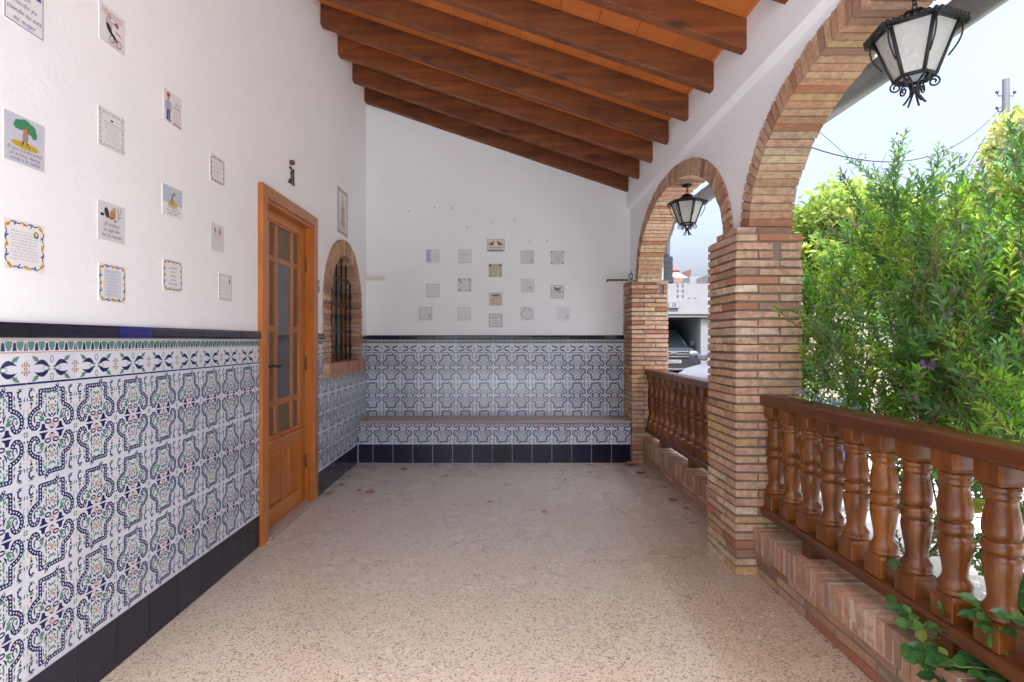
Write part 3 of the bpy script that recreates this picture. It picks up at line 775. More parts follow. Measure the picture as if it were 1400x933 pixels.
# clay tile roof
rf=thing('tiled_roof','terracotta barrel tile roof edge above the grey gutter','roof',(1.9,2.5,2.7))
mb=MB(); n=14
for i in range(int(5.95/.21)):
    yc=ROOF0+.08+.21*i
    for row in range(12):
        xa=1.93-row*.34; xb=xa-.38
        for s,(rr,dz) in enumerate(((.085,.0),(.085,.035))):
            yo=yc+(.105 if s else 0); V=[]
            for (x,r2,lift) in ((xa,rr*.9,.012),(xb,rr,.0)):
                for q in range(9):
                    w=math.pi*q/8
                    V.append((x,yo+r2*math.cos(w),zc(x)+up+.05+lift+dz+(r2*.62*math.sin(w) if s else -r2*.5*math.sin(w)+.02)))
            sd=rnd.uniform(.7,1.3); mb.col=(sd,sd,sd)
            mb.mesh(V,[(q,q+1,9+q+1,9+q) for q in range(8)],True)
adopt(mb.build('barrel_tiles',M['terracotta']),rf)
mb=MB(); mb.prism([(1.588,zc(1.588)+up+.02),(1.86,zc(1.86)+up+.02),(1.86,zc(1.86)+up-.012),(1.588,zc(1.588)+up-.012)],lambda p:(p[0],ROOF0,p[1]),lambda p:(p[0],6.3,p[1]))
adopt(mb.build('eaves_board',M['terracotta']),rf)
mb=MB(); mb.prism([(1.6,zc(1.6)+up+.016),(-3.9,zc(-3.9)+up+.016),(-3.9,zc(-3.9)+up+.045),(1.6,zc(1.6)+up+.045)],lambda p:(p[0],ROOF0,p[1]),lambda p:(p[0],6.3,p[1]))
adopt(mb.build('roof_deck',M['terracotta']),rf)
# gutter
gt=thing('gutter','long grey zinc gutter running under the tiled eaves outside the arches','gutter',(1.88,2.5,2.57))
mb=MB(); gx,gz=1.88,2.575
mb.tube([(gx,.55,gz),(gx,6.25,gz)],.066,28,True)
adopt(mb.build('trough',M['zinc']),gt)
for y in (.9,2.72,3.95,5.2):
    mb=MB(); mb.tube([(gx,y-.012,gz),(gx,y+.012,gz)],.0685,28,True); adopt(mb.build('joint_band',M['zinc']),gt)
mb=MB(); mb.tube([(gx-.02,6.2,gz-.03),(gx-.03,6.2,gz-.10),(gx-.075,6.2,gz-.22),(gx-.08,6.2,2.12)],.042,14); adopt(mb.build('elbow_pipe',M['zinc']),gt)
mb=MB()
for i in range(4): mb.box(1.735-.004*(i%2),1.86,6.14,6.27,1.885+.066*i,1.945+.066*i)
mb.box(1.742,1.853,6.146,6.264,1.89,2.15)
adopt(mb.build('rainwater_box',M['darkgrey'],None,.004),gt)

# ------------------------------------------------------------------ front door
dr=thing('front_door','orange varnished wooden front door with glazed panels, in left wall','door',(XL,3.88,0))
XD=XL-.045
def D(name,mb,mat,par=dr,bev=.003): 
    o=mb.build(name,mat,None,bev); 
    adopt(o,dr)
    return o
mb=MB()
xf=XL+.022
mb.box(XL-.10,xf,DY0,DY0+.085,.0,DZ); mb.box(XL-.10,xf,DY1-.085,DY1,.0,DZ)
mb.box(XL-.06,xf-.010,DY0+.085,DY0+.108,0,DZ-.085); mb.box(XL-.06,xf-.010,DY1-.105,DY1-.085,0,DZ-.085)
f1=D('door_frame',mb,M['door'])
mb=MB(); mb.box(XL-.10,xf+.001,DY0+.0855,DY1-.0855,DZ-.075,DZ-.0005); mb.box(XL-.06,xf-.010,DY0+.1085,DY1-.1055,DZ-.098,DZ-.0755)
D('door_head',mb,M['doorh'])
LY0,LY1,LZ0,LZ1=DY0+.110,DY1-.107,.022,DZ-.100
G0,G1=3.632,4.168          # glazed field
GZ0,GZ1=.612,2.005
leaf=MB(); x0,x1=XD-.03,XD
leaf.box(x0,x1,LY0,G0,LZ0,LZ1); leaf.box(x0,x1,G1,LY1,LZ0,LZ1)
lf=D('door_leaf',leaf,M['door'])
def P(name,mb,mat,par,bev=.003):
    o=mb.build(name,mat,None,bev); o.parent=par
    o.matrix_parent_inverse=(par.matrix_parent_inverse.copy() if False else Matrix.Identity(4)); return o
mb=MB(); e=.0006
mb.box(x0+e,x1-e,G0,G1,GZ1,LZ1); mb.box(x0+e,x1-e,G0,G1,.50,GZ0); mb.box(x0+e,x1-e,G0,G1,LZ0,.145)
mb.box(x1-.008,x1+.018,G0-.05,G1+.05,.555,.585)    # weather moulding
mb.box(x1-.012,x1+.010,G0-.03,G1+.03,GZ1+.012,GZ1+.030)
P('door_rail',mb,M['doorh'],lf)
mid=(G0+G1)/2
mb=MB(); mb.box(x0+.001,x1-.001,mid-.045,mid+.045,.145,.50); P('door_rail',mb,M['door'],lf)
for a,b in ((G0,mid-.045),(mid+.045,G1)):
    mb=MB(); mb.box(x0+.004,x1-.014,a,b,.145,.50)
    q=.03
    V=[(x1-.0135,a,.145),(x1-.0135,b,.145),(x1-.0135,b,.50),(x1-.0135,a,.50),(x1-.004,a+q,.145+q),(x1-.004,b-q,.145+q),(x1-.004,b-q,.50-q),(x1-.004,a+q,.50-q)]
    mb.mesh(V,[(0,1,5,4),(1,2,6,5),(2,3,7,6),(3,0,4,7),(4,5,6,7)])
    P('door_panel',mb,M['door'],lf,.001)
# glazing bars and panes
vb=[(G0+.105,G0+.148),(G1-.148,G1-.105)]
mb=MB()
for a,b in vb: mb.box(x0+.006,x1-.004,a,b,GZ0,GZ1)
P('glazing_bar',mb,M['door'],lf)
cols=[(G0,vb[0][0]),(vb[0][1],vb[1][0]),(vb[1][1],G1)]
rows_side=[(GZ0,.800),(.842,1.290),(1.332,1.752),(1.792,GZ1)]
rows_mid=[(GZ0,.800),(.842,1.752),(1.792,GZ1)]
mb=MB()
for ci,(a,b) in enumerate(cols):
    rows=rows_mid if ci==1 else rows_side
    for (r0,r1),(s0,s1) in zip(rows,rows[1:]): mb.box(x0+.0066,x1-.0046,a,b,r1,s0)
    for (r0,r1) in rows:
        # slim bead around each pane
        for (p,q,u,v) in ((a,a+.009,r0,r1),(b-.009,b,r0,r1)): mb.box(x0+.010,x1-.009,p,q,u,v)
P('glazing_bar',mb,M['doorh'],lf)
for ci,(a,b) in enumerate(cols):
    for ri,(r0,r1) in enumerate(rows_mid if ci==1 else rows_side):
        mb=MB(); clear=(ci==1 and ri==1); mb.box(x0+.010,x0+.016,a,b,r0,r1)
        o=P('pane',mb,M['doorglass'] if clear else M['amber'],lf,0)
        if clear: o['label']='tall clear pane in the middle of the door'
# handle
mb=MB(); hy=LY0+.072
mb.box(x1,x1+.006,hy-.017,hy+.017,.885,1.155); mb.tube([(x1+.005,hy,1.155),(x1+.005,hy,1.178)],[.016,.003],8)
mb.tube([(x1+.005,hy,.885),(x1+.005,hy,.862)],[.016,.003],8)
mb.tube([(x1,hy,1.068),(x1+.045,hy,1.068)],.010,10)
mb.tube([(x1+.045,hy-.005,1.068),(x1+.05,hy+.04,1.072),(x1+.048,hy+.09,1.066),(x1+.05,hy+.125,1.06),(x1+.052,hy+.135,1.066)],[.010,.009,.008,.008,.009],10)
mb.tube([(x1+.006,hy,.965),(x1+.012,hy,.965)],.011,10)
P('handle',mb,M['iron'],lf,0)
for z in (.32,1.06,1.80):
    mb=MB(); mb.tube([(XD+.008,DY1-.104,z-.05),(XD+.008,DY1-.104,z+.05)],.008,8); P('hinge',mb,M['bronze'],dr,0); 
mb=MB(); mb.box(XL-.12,XL+.035,DY0+.09,DY1-.05,.001,.020); D('threshold',mb,M['stone'],dr,.006)
for o in dr.children:
    if o.name.startswith('hinge'): adopt(o,dr)
# dark hall behind the door
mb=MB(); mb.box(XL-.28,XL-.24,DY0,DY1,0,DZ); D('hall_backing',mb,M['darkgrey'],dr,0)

# ------------------------------------------------------------------ arched window
wn=thing('arched_window','small arched window with brick surround and black iron grille, in left wall','window',(XL,WC,1.5))
mb=MB(); xo=XL+.020; ri,ro=.445,.588
def W(name,mb,mat,bev=0): return adopt(mb.build(name,mat,None,bev),wn)
mb.cur=1; mb.col=(1,1,1)
for sgn in (-1,1):
    a,b=WC+sgn*ri,WC+sgn*ro; y0,y1=min(a,b),max(a,b)
    mb.cur=1; mb.box(XL-.16,xo-.007,y0+.004,y1-.004,1.045,WS); mb.cur=0
    z=1.047; i=0
    while z<WS-.02:
        mb.col=brick_col(); j=rnd.uniform(-.003,.003); ex=rnd.uniform(-.004,.012)*(1 if i%2 else .3)
        ya,yb=(y0-(ex if sgn<0 else 0),y1+(ex if sgn>0 else 0))
        mb.box(XL-.15,xo+j,ya,yb,z,z+.036,None,.002); z+=.0455; i+=1
n=30
for i in range(n):
    a=math.pi*(i+.5)/n; d=Vector((-math.sin(a),math.cos(a))); nr=Vector((math.cos(a),math.sin(a)))
    rm=(ri+ro)/2; c2=Vector((WC,WS))+nr*rm; h=(ro-ri)/2; w0=math.pi*ri/n/2-.003; w1=math.pi*ro/n/2-.005
    mb.col=brick_col(); j=rnd.uniform(-.003,.003)
    V=[(x,(c2+d*p+nr*q).x,(c2+d*p+nr*q).y) for x in (XL-.15,xo+j) for p,q in ((-w0,-h),(w0,-h),(w1,h),(-w1,h))]
    mb.mesh(V,[(0,1,2,3),(7,6,5,4),(0,4,5,1),(1,5,6,2),(2,6,7,3),(3,7,4,0)])
mb.cur=1
for i in range(40):
    a,b=math.pi*i/40,math.pi*(i+1)/40
    q=lambda t,r:(WC+r*math.cos(t),WS+r*math.sin(t))
    A0,A1,B0,B1=q(a,ri+.004),q(b,ri+.004),q(a,ro-.004),q(b,ro-.004)
    mb.face([(xo-.007,*A0),(xo-.007,*A1),(xo-.007,*B1),(xo-.007,*B0)]); mb.face([(xo-.007,*A0),(xo-.007,*A1),(XL-.16,*A1),(XL-.16,*A0)])
W('brick_surround',mb,BM)
mb=MB(); mb.cur=1; mb.box(XL-.15,XL+.045,WY0+.004,WY1-.004,.930,1.037); mb.cur=0
y=WY0
while y<WY1-.02:
    mb.col=[q*1.02 for q in rnd.choice([(.50,.26,.18),(.47,.28,.2),(.55,.36,.26),(.42,.2,.13)])]
    w=min(.05,WY1-y); mb.box(XL-.15,XL+.052+rnd.uniform(-.003,.003),y,y+w-.007,.926,1.043,None,.002); y+=w
W('brick_sill',mb,BM)
mb=MB(); xw=XL-.14
mb.box(xw-.01,xw-.004,WC-ri,WC+ri,1.04,WS+ri); W('pane',mb,M['windowglass'])
mb=MB()
for y in (WC-ri+.02,WC-.03,WC+.03,WC+ri-.02,): mb.box(xw-.004,xw+.03,y-.028,y+.028,1.045,WS+math.sqrt(max(0,ri*ri-(y-WC)**2))-.0)
mb.box(xw-.004,xw+.026,WC-ri,WC+ri,1.045,1.10); mb.box(xw-.004,xw+.026,WC-ri,WC+ri,1.50,1.55)
W('window_frame',mb,M['door'])
mb=MB(); xg=XL-.045
for i in range(6):
    y=WC-ri+.065+i*(2*ri-.13)/5; zt=WS+math.sqrt(max(0,ri*ri-(y-WC)**2))
    mb.tube([(xg,y,1.045),(xg,y,zt)],.0075,8)
    for z in (1.18,1.45,1.66):
        if z<zt-.05:
            mb.tube([(xg,y,z-.03),(xg,y,z),(xg,y,z+.03)],[.009,.017,.009],8)
            for s in (-1,1):
                pts=[(xg+.004,y+s*(.012+.034*(1-abs(math.cos(t)))*1.0*min(1,t)),z-.045+.028*t*.8) for t in [i2*.35 for i2 in range(10)]]
                sp=[(xg+.003,y+s*(.030+.022*math.cos(t)*(1-t/9)),z+.026*math.sin(t)*(1-t/9)) for t in [math.pi+q*.55 for q in range(11)]]
                mb.tube(sp,.0042,6)
for z in (1.10,1.32,1.56,1.80):
    hw=ri if z<WS else math.sqrt(ri*ri-(z-WS)**2)
    mb.box(xg-.004,xg+.004,WC-hw,WC+hw,z-.009,z+.009)
W('iron_grille',mb,M['iron'])
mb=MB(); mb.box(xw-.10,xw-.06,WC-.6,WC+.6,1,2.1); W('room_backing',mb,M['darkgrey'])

# ------------------------------------------------------------------ ceramic plaques
INK=(.10,.10,.13); BLUE=(.10,.12,.34); YEL=(.62,.36,.05); PUR=(.12,.12,.30); CER=(.82,.83,.84); GREY=(.30,.30,.33); BRN=(.24,.12,.06); RED=(.45,.08,.05); SKIN=(.62,.38,.26)
def scallop(c,w,h,y=YEL,p=PUR,m=.012):
    """wavy yellow and violet ribbon border with rounded corners"""
    x0,x1,z0,z1=-w/2+m,w/2-m,-h/2+m,h/2-m; r=.018; pts=[]
    for (cx,cz,a0) in ((x1-r,z1-r,0),(x0+r,z1-r,90),(x0+r,z0+r,180),(x1-r,z0+r,270)):
        pts+=[(cx+r*math.cos(R(a0+15*i)),cz+r*math.sin(R(a0+15*i))) for i in range(7)]
    pts.append(pts[0]); L=0; out=[]
    for a,b in zip(pts,pts[1:]):
        d=math.hypot(b[0]-a[0],b[1]-a[1]); n=max(1,int(d/.004))
        for i in range(n): out.append((a[0]+(b[0]-a[0])*i/n,a[1]+(b[1]-a[1])*i/n))
    out.append(out[0]); n=len(out); seg=16
    for s in range(seg):
        a,b=int(n*s/seg),int(n*(s+1)/seg); q=[]
        for i in range(a,min(b+2,n)):
            t=(i-a)/max(1,b-a); x,z=out[i]; k=1-.035*math.sin(t*math.pi*2); q.append((x*k,z*k))
        col=y if s%2==0 else p
        c.line(q,.0042,col,1); mx,mz=q[len(q)//2]; 
        if s%2==0: c.ell(mx*.95,mz*.95,.0065,.0045,y,2,8); c.ell(q[len(q)//3][0]*.97,q[len(q)//3][1]*.97,.005,.004,(.5,.25,.03),3,7)
        else:
            for dd in (-.005,.0,.005): c.leaf((mx,mz),(mx*.88+dd,mz*.88+dd),.005,p,2)
def ornate(c,w,h,col=GREY,m=.006,seed=1,den=34):
    r=random.Random(seed)
    for i in range(den):
        t=i/den*4; s=int(t); f=t-s-.5
        x,z=((f*(w-2*m),h/2-m-.006),(w/2-m-.006,-f*(h-2*m)),(-f*(w-2*m),-h/2+m+.006),(-w/2+m+.006,f*(h-2*m)))[s]
        c.ring(x,z,.004,.004,.0014,col,1,r.uniform(0,180),r.uniform(200,360),6)
        c.leaf((x,z),(x+r.uniform(-.007,.007),z+r.uniform(-.007,.007)),.003,col)
def frame(c,w,h,col,wd=.003,m=.004,l=1):
    for a in ((-w/2+m,w/2-m,h/2-m-wd,h/2-m),(-w/2+m,w/2-m,-h/2+m,-h/2+m+wd),(-w/2+m,-w/2+m+wd,-h/2+m,h/2-m),(w/2-m-wd,w/2-m,-h/2+m,h/2-m)): c.rect(*a,col,l)
def lines(c,rows,y0,dy,size,w,col=INK,shear=.3,x=0,align=0):
    for i,t in enumerate(rows): c.text(t,x,y0-dy*i,size,col,2,shear,w,align,1.05)
def scribs(c,n,y0,dy,w,h,col,seed,cx=0,var=.25):
    r=random.Random(seed)
    for i in range(n):
        ww=w*(1-r.random()*var); c.scrib(cx-ww/2,cx+ww/2,y0-dy*i,h,col,seed*31+i)
PLQ='ceramic plaques on the walls'
def plaque(label,f,u,z,w,h,c,base=CER,th=.0025,group=PLQ):
    mb=MB(); mb.col=base
    P0=[(-w/2,-h/2),(w/2,-h/2),(w/2,h/2),(-w/2,h/2)]
    mb.face([f(u+x,z+y,th) for x,y in P0])
    for p,q in zip(P0,P0[1:]+P0[:1]): mb.face([f(u+p[0],z+p[1],th),f(u+q[0],z+q[1],th),f(u+q[0],z+q[1],-.01),f(u+p[0],z+p[1],-.01)])
    c.into(mb,lambda x,y,o:f(u+x,z+y,th+.0003+o))
    o=mb.build('ceramic_plaque',M['ceramic'])
    # put the origin at the plaque
    ctr=Vector(f(u,z,0)); o.data.transform(Matrix.Translation(-ctr)); o.location=ctr
    return tag(o,label,'plaque',group)
fLp=lambda u,z,o:(XP+o,u,z)
fBp=lambda u,z,o:(u,YB+.006-o,z)
# A
c=Canvas(); w,h=.143,.205; frame(c,w,h,BLUE,.0022,.002)
lines(c,['Aquí','mando yo','cuando no está','mi mujer'],-.012,.026,.021,.125,(.10,.10,.28),.25)
c.ell(.035,.045,.024,.030,(.10,.28,.06)); c.ell(-.02,.04,.02,.022,(.55,.3,.06)); c.ell(.02,.02,.012,.018,(.6,.33,.2),2); c.ell(-.03,.07,.014,.014,SKIN,2); c.ell(.036,.078,.013,.013,SKIN,2); c.rect(.02,.06,.012,.022,BLUE,3); c.ell(0,.055,.014,.022,(.1,.1,.3),2)
plaque('blue edged plaque with handwritten mando yo motto, cut by the top of the frame',fLp,1.723,2.185+h/2,w,h,c)
# B cyclist cartoon
c=Canvas(); w=h=.140
for i in range(2): c.line([(-.06,.055-.012*i),(-.02,.052-.012*i),(.055,.054-.012*i)],.0022,(.5,.2,.15))
scribs(c,2,.048,.012,.11,.005,RED,5); 
c.ell(-.02,.01,.018,.026,(.6,.6,.62),1,12,.4); c.leaf((-.035,.012),(.0,-.03),.022,(.05,.05,.05),2); c.line([(-.012,.02),(.02,.022),(.028,.014)],.007,(.5,.5,.52),2); c.ell(.02,.024,.012,.009,(.4,.12,.1),3)
c.leaf((-.02,-.015),(.03,-.038),.014,(.04,.04,.04),3); c.ring(.032,-.042,.015,.013,.003,INK,3); c.ring(-.005,-.040,.012,.012,.003,INK,3); c.line([(-.005,-.04),(.032,-.042)],.003,RED,4); c.ell(-.018,.038,.010,.010,(.55,.5,.48),2)
scribs(c,2,-.058,.008,.08,.004,RED,6); c.leaf((.01,.0),(.055,-.012),.006,(.5,.15,.1),2)
plaque('white plaque with black cartoon of a man riding a vehicle, near the top left',fLp,2.112,2.400,w,h,c)
# C tree plaque
c=Canvas(); w=.146; h=.146; c.rect(-.072,.072,-.072,.072,(.60,.61,.68),1)
for i in range(4): c.line([(-.07,.058-.010*i),(-.04,.060-.010*i),(-.03,.056-.01*i)],.003,(.50,.60,.72),2); c.line([(.035,.048-.010*i),(.07,.044-.010*i)],.003,(.45,.58,.72),2)
for (x,y,a,b) in ((-.02,.045,.02,.016),(.0,.05,.024,.017),(.02,.042,.02,.018),(.032,.030,.012,.014),(-.03,.040,.012,.010)): c.ell(x,y,a,b,(.06,.27,.13),3)
for x in (-.008,.006): c.line([(x,-.012),(x*.6,.015),(x+.004,.04)],.005,BRN,4)
c.ell(.0,.012,.011,.016,(.35,.27,.30),5); c.ell(-.001,.03,.008,.009,(.48,.22,.08),6)
c.ell(.0,-.014,.052,.012,(.64,.50,.07),3); c.line([(-.012,-.004),(-.014,-.018)],.005,(.3,.2,.12),5); c.line([(.008,-.004),(.016,-.018)],.005,(.3,.2,.12),5)
for i in range(3): c.line([(-.045,-.008-.004*i),(-.01,-.012-.004*i),(.04,-.012-.004*i)],.0016,(.4,.28,.05),4)
lines(c,['El que a buen árbol','se arrima, buena','sombra le cobija'],-.036,.0145,.0155,.125,(.12,.11,.15))
plaque('plaque painted with a green tree and a seated figure over a handwritten saying',fLp,1.724,1.842,w,h,c)
# D ornate grey
c=Canvas(); w=h=.143; ornate(c,w,h,GREY,.004,3,44); ornate(c,w,h,(.4,.4,.43),.009,8,30); c.leaf((-.01,.036),(.01,.038),.008,INK,2); c.line([(-.045,.026),(.05,.026)],.0016,GREY)
scribs(c,6,.014,.0118,.085,.006,(.3,.3,.34),11)
plaque('white plaque with fine grey leaf border and eight rows of grey script',fLp,2.108,2.016,w,h,c)
# E boy in blue trousers
c=Canvas(); w=.134; h=.14; x=-.034
c.rect(x-.014,x-.001,-.052,-.018,(.05,.16,.36),2); c.rect(x+.001,x+.013,-.054,-.018,(.05,.16,.36),2); c.poly([(x-.017,-.016),(x+.017,-.016),(x+.014,.026),(x-.014,.026)],(.42,.50,.66),2)
c.line([(x-.016,.022),(x-.022,-.002),(x-.012,-.016)],.007,(.42,.50,.66),3); c.line([(x+.016,.022),(x+.024,.002),(x+.012,-.014)],.007,(.42,.50,.66),3); c.rect(x-.012,x+.016,-.022,-.014,(.4,.12,.06),4)
c.ell(x,.040,.011,.013,SKIN,3); c.ell(x,.052,.014,.009,(.40,.12,.07),4); c.rect(x-.016,x-.002,-.060,-.052,INK,3); c.rect(x+.002,x+.018,-.062,-.054,INK,3)
lines(c,['SI A','MI NO'],.026,.018,.016,.05,BLUE,.1,.034); scribs(c,4,-.012,.013,.055,.008,BLUE,3,.032); c.rect(.0,.064,-.066,-.058,(.6,.32,.22)); frame(c,w,h,(.55,.62,.55),.001,.001)
plaque('plaque painted with a boy in blue trousers beside blue words',fLp,2.497,2.258,w,h,c)
# F
c=Canvas(); w=.15;h=.143; scallop(c,w,h); scribs(c,4,.030,.022,.09,.009,(.14,.15,.28),21,0,.4)
plaque('yellow and violet bordered plaque with four short lines, highest near the door',fLp,2.890,2.105,w,h,c)
# G
c=Canvas(); w=.149;h=.134; c.rect(-.073,.073,-.01,.066,(.52,.60,.70),1)
for i in range(7): c.line([(-.07,.060-.008*i),(0,.054-.009*i),(.07,.058-.008*i)],.0028,(.36,.49,.66) if i%2 else (.64,.69,.75),2)
c.ell(.0,-.008,.036,.014,(.62,.42,.07),3); c.line([(-.006,-.010),(-.006,.040)],.008,(.28,.1,.08),4); c.ell(-.004,.042,.016,.012,(.66,.62,.64),5); c.ell(.006,.036,.010,.006,(.3,.22,.24),6); c.rect(-.02,.0,-.004,.004,(.55,.25,.15),5)
lines(c,['Pon tu mesa','a mi sombra, que','nunca sobra'],-.029,.0135,.0145,.12,(.14,.13,.17))
plaque('plaque with blue striped sky, yellow mound and a figure over three lines',fLp,2.496,1.846,w,h,c)
# H
c=Canvas(); w=.15;h=.15; scallop(c,w,h,YEL,PUR,.008); scribs(c,10,.040,.0092,.105,.0042,(.22,.23,.30),41,0,.15); c.ell(.040,.040,.010,.011,(.10,.18,.18),3); c.ell(.040,.042,.006,.006,(.6,.55,.1),4)
plaque('yellow and violet scroll bordered plaque full of small script, leftmost over the dado',fLp,1.724,1.522,w,h,c)
# I
c=Canvas(); w=.145;h=.14; c.ell(-.028,.032,.012,.020,(.035,.035,.04),2,12,.35); c.ell(-.052,.022,.010,.006,(.03,.03,.04),2); c.ell(.004,.030,.016,.018,(.50,.25,.09),3); c.ell(.010,.048,.009,.010,(.5,.33,.24),4); c.line([(-.02,.024),(-.01,.014),(.008,.018)],.008,(.35,.1,.08),4); c.line([(.03,.06),(.036,.03),(.03,.012)],.0025,INK,2); c.line([(.052,.062),(.040,.032)],.0022,INK,2); c.line([(.055,.03),(.036,.022)],.0022,BRN,2); c.ell(.016,.008,.006,.006,(.3,.25,.2),3)
lines(c,['El trabajo','es sagrado,','no lo toques'],-.016,.020,.0195,.115,(.12,.13,.2))
plaque('plaque with a lounging figure drawn over the words El trabajo es sagrado',fLp,2.108,1.674,w,h,c,(.70,.70,.71))
# J
c=Canvas(); w=.146;h=.14; scallop(c,w,h,YEL,PUR,.007); c.rect(-.045,.045,-.054,.050,(.66,.68,.75),1)
scribs(c,8,.040,.0122,.08,.0062,(.18,.20,.32),55,0,.5)
plaque('yellow and violet scroll bordered plaque with eight lines, under the lounging figure plaque',fLp,2.112,1.447,w,h,c)
# K
c=Canvas(); w=.144;h=.137; scallop(c,w,h,(.58,.32,.08),(.18,.19,.36),.007)
lines(c,['La salud','no se','da bien','con un','vaso al día'],.030,.0175,.015,.09,(.12,.14,.24),.15)
plaque('orange and violet bordered plaque with five centred lines, below the blue sky plaque',fLp,2.498,1.520,w,h,c)
# L
c=Canvas(); w=.134;h=.14; c.leaf((-.03,.05),(-.02,.02),.012,(.12,.12,.16),2); c.leaf((.02,.045),(.03,.015),.016,(.38,.12,.14),2); c.ring(-.005,.025,.02,.010,.002,GREY); c.ell(.026,.05,.006,.007,(.3,.2,.2),3); scribs(c,1,.006,.01,.1,.008,GREY,61); scribs(c,3,-.012,.018,.095,.007,(.42,.42,.45),62)
plaque('faint plaque with two tiny figures and pale grey writing, left of door',fLp,2.889,1.760,w,h,c,(.73,.73,.735))
# M
c=Canvas(); w=.142;h=.142; frame(c,w,h,(.32,.33,.27),.0022,.007); ornate(c,w,h,(.35,.36,.28),.006,71,30); scribs(c,5,.034,.018,.085,.008,(.25,.27,.35),72,-.01,.25); c.leaf((.038,.02),(.042,.055),.014,(.08,.2,.07),3); c.line([(.04,.0),(.04,.05)],.002,BRN,2)
plaque('thin olive framed plaque with a small green plant, lowest and nearest the door frame',fLp,2.973,1.512,w,h,c)

# large devotional panel
c=Canvas(); w=.33;h=.415
frame(c,w,h,(.20,.25,.42),.030,.003)
r=random.Random(4)
for i in range(60):
    t=i/60*4; s=int(t); f_=t-s-.5
    x,z=((f_*(w-.03),h/2-.018),(w/2-.018,-f_*(h-.03)),(-f_*(w-.03),-h/2+.018),(-w/2+.018,f_*(h-.03)))[s]
    c.ring(x,z,.009,.009,.0035,(.62,.65,.72),2,r.uniform(0,90),r.uniform(200,360),7)
c.rect(-.128,.128,-.172,.172,(.68,.66,.64),1); c.poly([(-.075,-.13),(.075,-.13),(.05,.03),(.02,.10),(-.02,.10),(-.05,.03)],(.58,.42,.19),2); c.poly([(-.03,-.12),(.03,-.12),(.016,.06),(-.016,.06)],(.36,.22,.13),3); c.ell(0,.11,.018,.022,(.55,.38,.25),4); c.ell(.035,.03,.018,.022,(.30,.2,.2),4); c.ell(0,.142,.020,.010,(.5,.35,.08),3)
c.ell(0,-.145,.10,.020,(.55,.45,.28),2); c.ell(-.06,-.10,.03,.025,(.42,.34,.45),3); c.ell(.06,-.10,.03,.025,(.40,.3,.3),3)
plaque('tall blue bordered tile picture of a robed figure over the arched window','' and None or fLp,5.155,2.405,w,h,c)

# back wall plaques: (zoom px x,y,w,h)
def bpos(px,py): return (480+px/3.5-686.87)*(YB/770.13), CAM_H-(260+py/3.5-465.6)*(YB/770.13)
S=.144
def bplq(label,px,py,c,w=S,h=S,base=(.70,.70,.71)):
    x,z=bpos(px,py); plaque(label,fBp,x,z,w,h,c,base)
c=Canvas(); c.rect(-.07,-.02,-.065,.065,(.45,.46,.62)); scribs(c,7,.052,.018,.045,.010,BLUE,80,-.045,.05); scribs(c,6,.048,.021,.08,.008,(.2,.2,.42),81,.028,.1); bplq('plaque with violet band on its left side and violet script, top left on end wall',391,316,c)
c=Canvas(); ornate(c,S,S,(.25,.24,.24),.003,82,40); frame(c,S,S,(.4,.38,.36),.002,.003); c.ring(0,.02,.03,.015,.003,GREY); scribs(c,6,.035,.016,.085,.009,(.25,.25,.30),83,0,.4); bplq('grey framed plaque with dense script, second from left in upper row',544,318,c)
c=Canvas(); w,h=.192,.138; frame(c,w,h,(.16,.14,.13),.003,.002); 
for s in (-1,1):
    c.ell(s*.045,.016,.024,.016,(.30,.14,.05),2,10,s*.3); c.ell(s*.066,.010,.014,.016,(.48,.27,.10),2); c.leaf((s*.02,.045),(s*.05,.0),.018,(.08,.06,.05),3); c.ell(s*.022,.040,.009,.009,(.12,.09,.08),3)
c.ell(0,.014,.018,.020,(.72,.72,.72),3); c.rect(-.07,.07,-.030,-.020,(.5,.3,.12),2); scribs(c,1,-.040,.01,.16,.010,BRN,84); c.rect(-.08,.08,-.058,-.047,(.07,.06,.06),2); bplq('wide plaque with two facing brown animals, top of the middle column',692,265,c,w,h)
c=Canvas(); frame(c,S,S,(.33,.33,.35),.0026,.002); scribs(c,7,.05,.0165,.12,.009,(.32,.32,.36),85,0,.2); c.ell(.045,-.035,.016,.02,(.45,.42,.42),2); bplq('thin grey framed plaque with ruled script, upper row right of middle column',843,322,c)
c=Canvas(); frame(c,S,S,(.42,.42,.42),.002,.006)
for sx in (-1,1):
    for sz in (-1,1): c.ell(sx*.06,sz*.06,.009,.008,(.10,.10,.12),2)
lines(c,['DIOS TE BENDIGA','ESTA CASA','LO MEJOR','DEL MUNDO'],.030,.024,.014,.11,(.16,.16,.18),.0); bplq('plaque with four dark corner marks and capital letters, top right on end wall',987,324,c)
c=Canvas(); c.rect(-.07,.07,-.07,.07,(.45,.46,.38)); c.ell(0,.038,.026,.024,(.50,.32,.08),2); c.ell(0,.036,.015,.014,(.60,.5,.35),3)
for s in (-1,1): c.ell(s*.055,.055,.018,.014,(.10,.12,.14),2); c.ell(s*.048,-.045,.022,.022,(.22,.3,.15),2); c.ell(s*.05,.0,.014,.022,(.5,.42,.25),2)
r=random.Random(9)
for i in range(26): c.ell(r.uniform(-.06,.06),r.uniform(-.065,.01),.008,.006,r.choice([(.62,.60,.52),(.25,.33,.22),(.55,.42,.2),(.7,.68,.62)]),3,7)
bplq('colourful flower tile with a yellow round bloom, middle column',690,385,c)
c=Canvas(); frame(c,S,S,(.36,.37,.50),.004,.004); ornate(c,S,S,(.3,.31,.46),.004,90,36); scribs(c,5,.042,.022,.10,.011,(.18,.19,.38),91,0,.2); bplq('blue grey framed plaque with five lines, left end of the middle row',391,481,c)
c=Canvas(); frame(c,S,S,(.42,.33,.20),.005,.005); c.ring(0,0,.058,.055,.004,(.45,.36,.22))
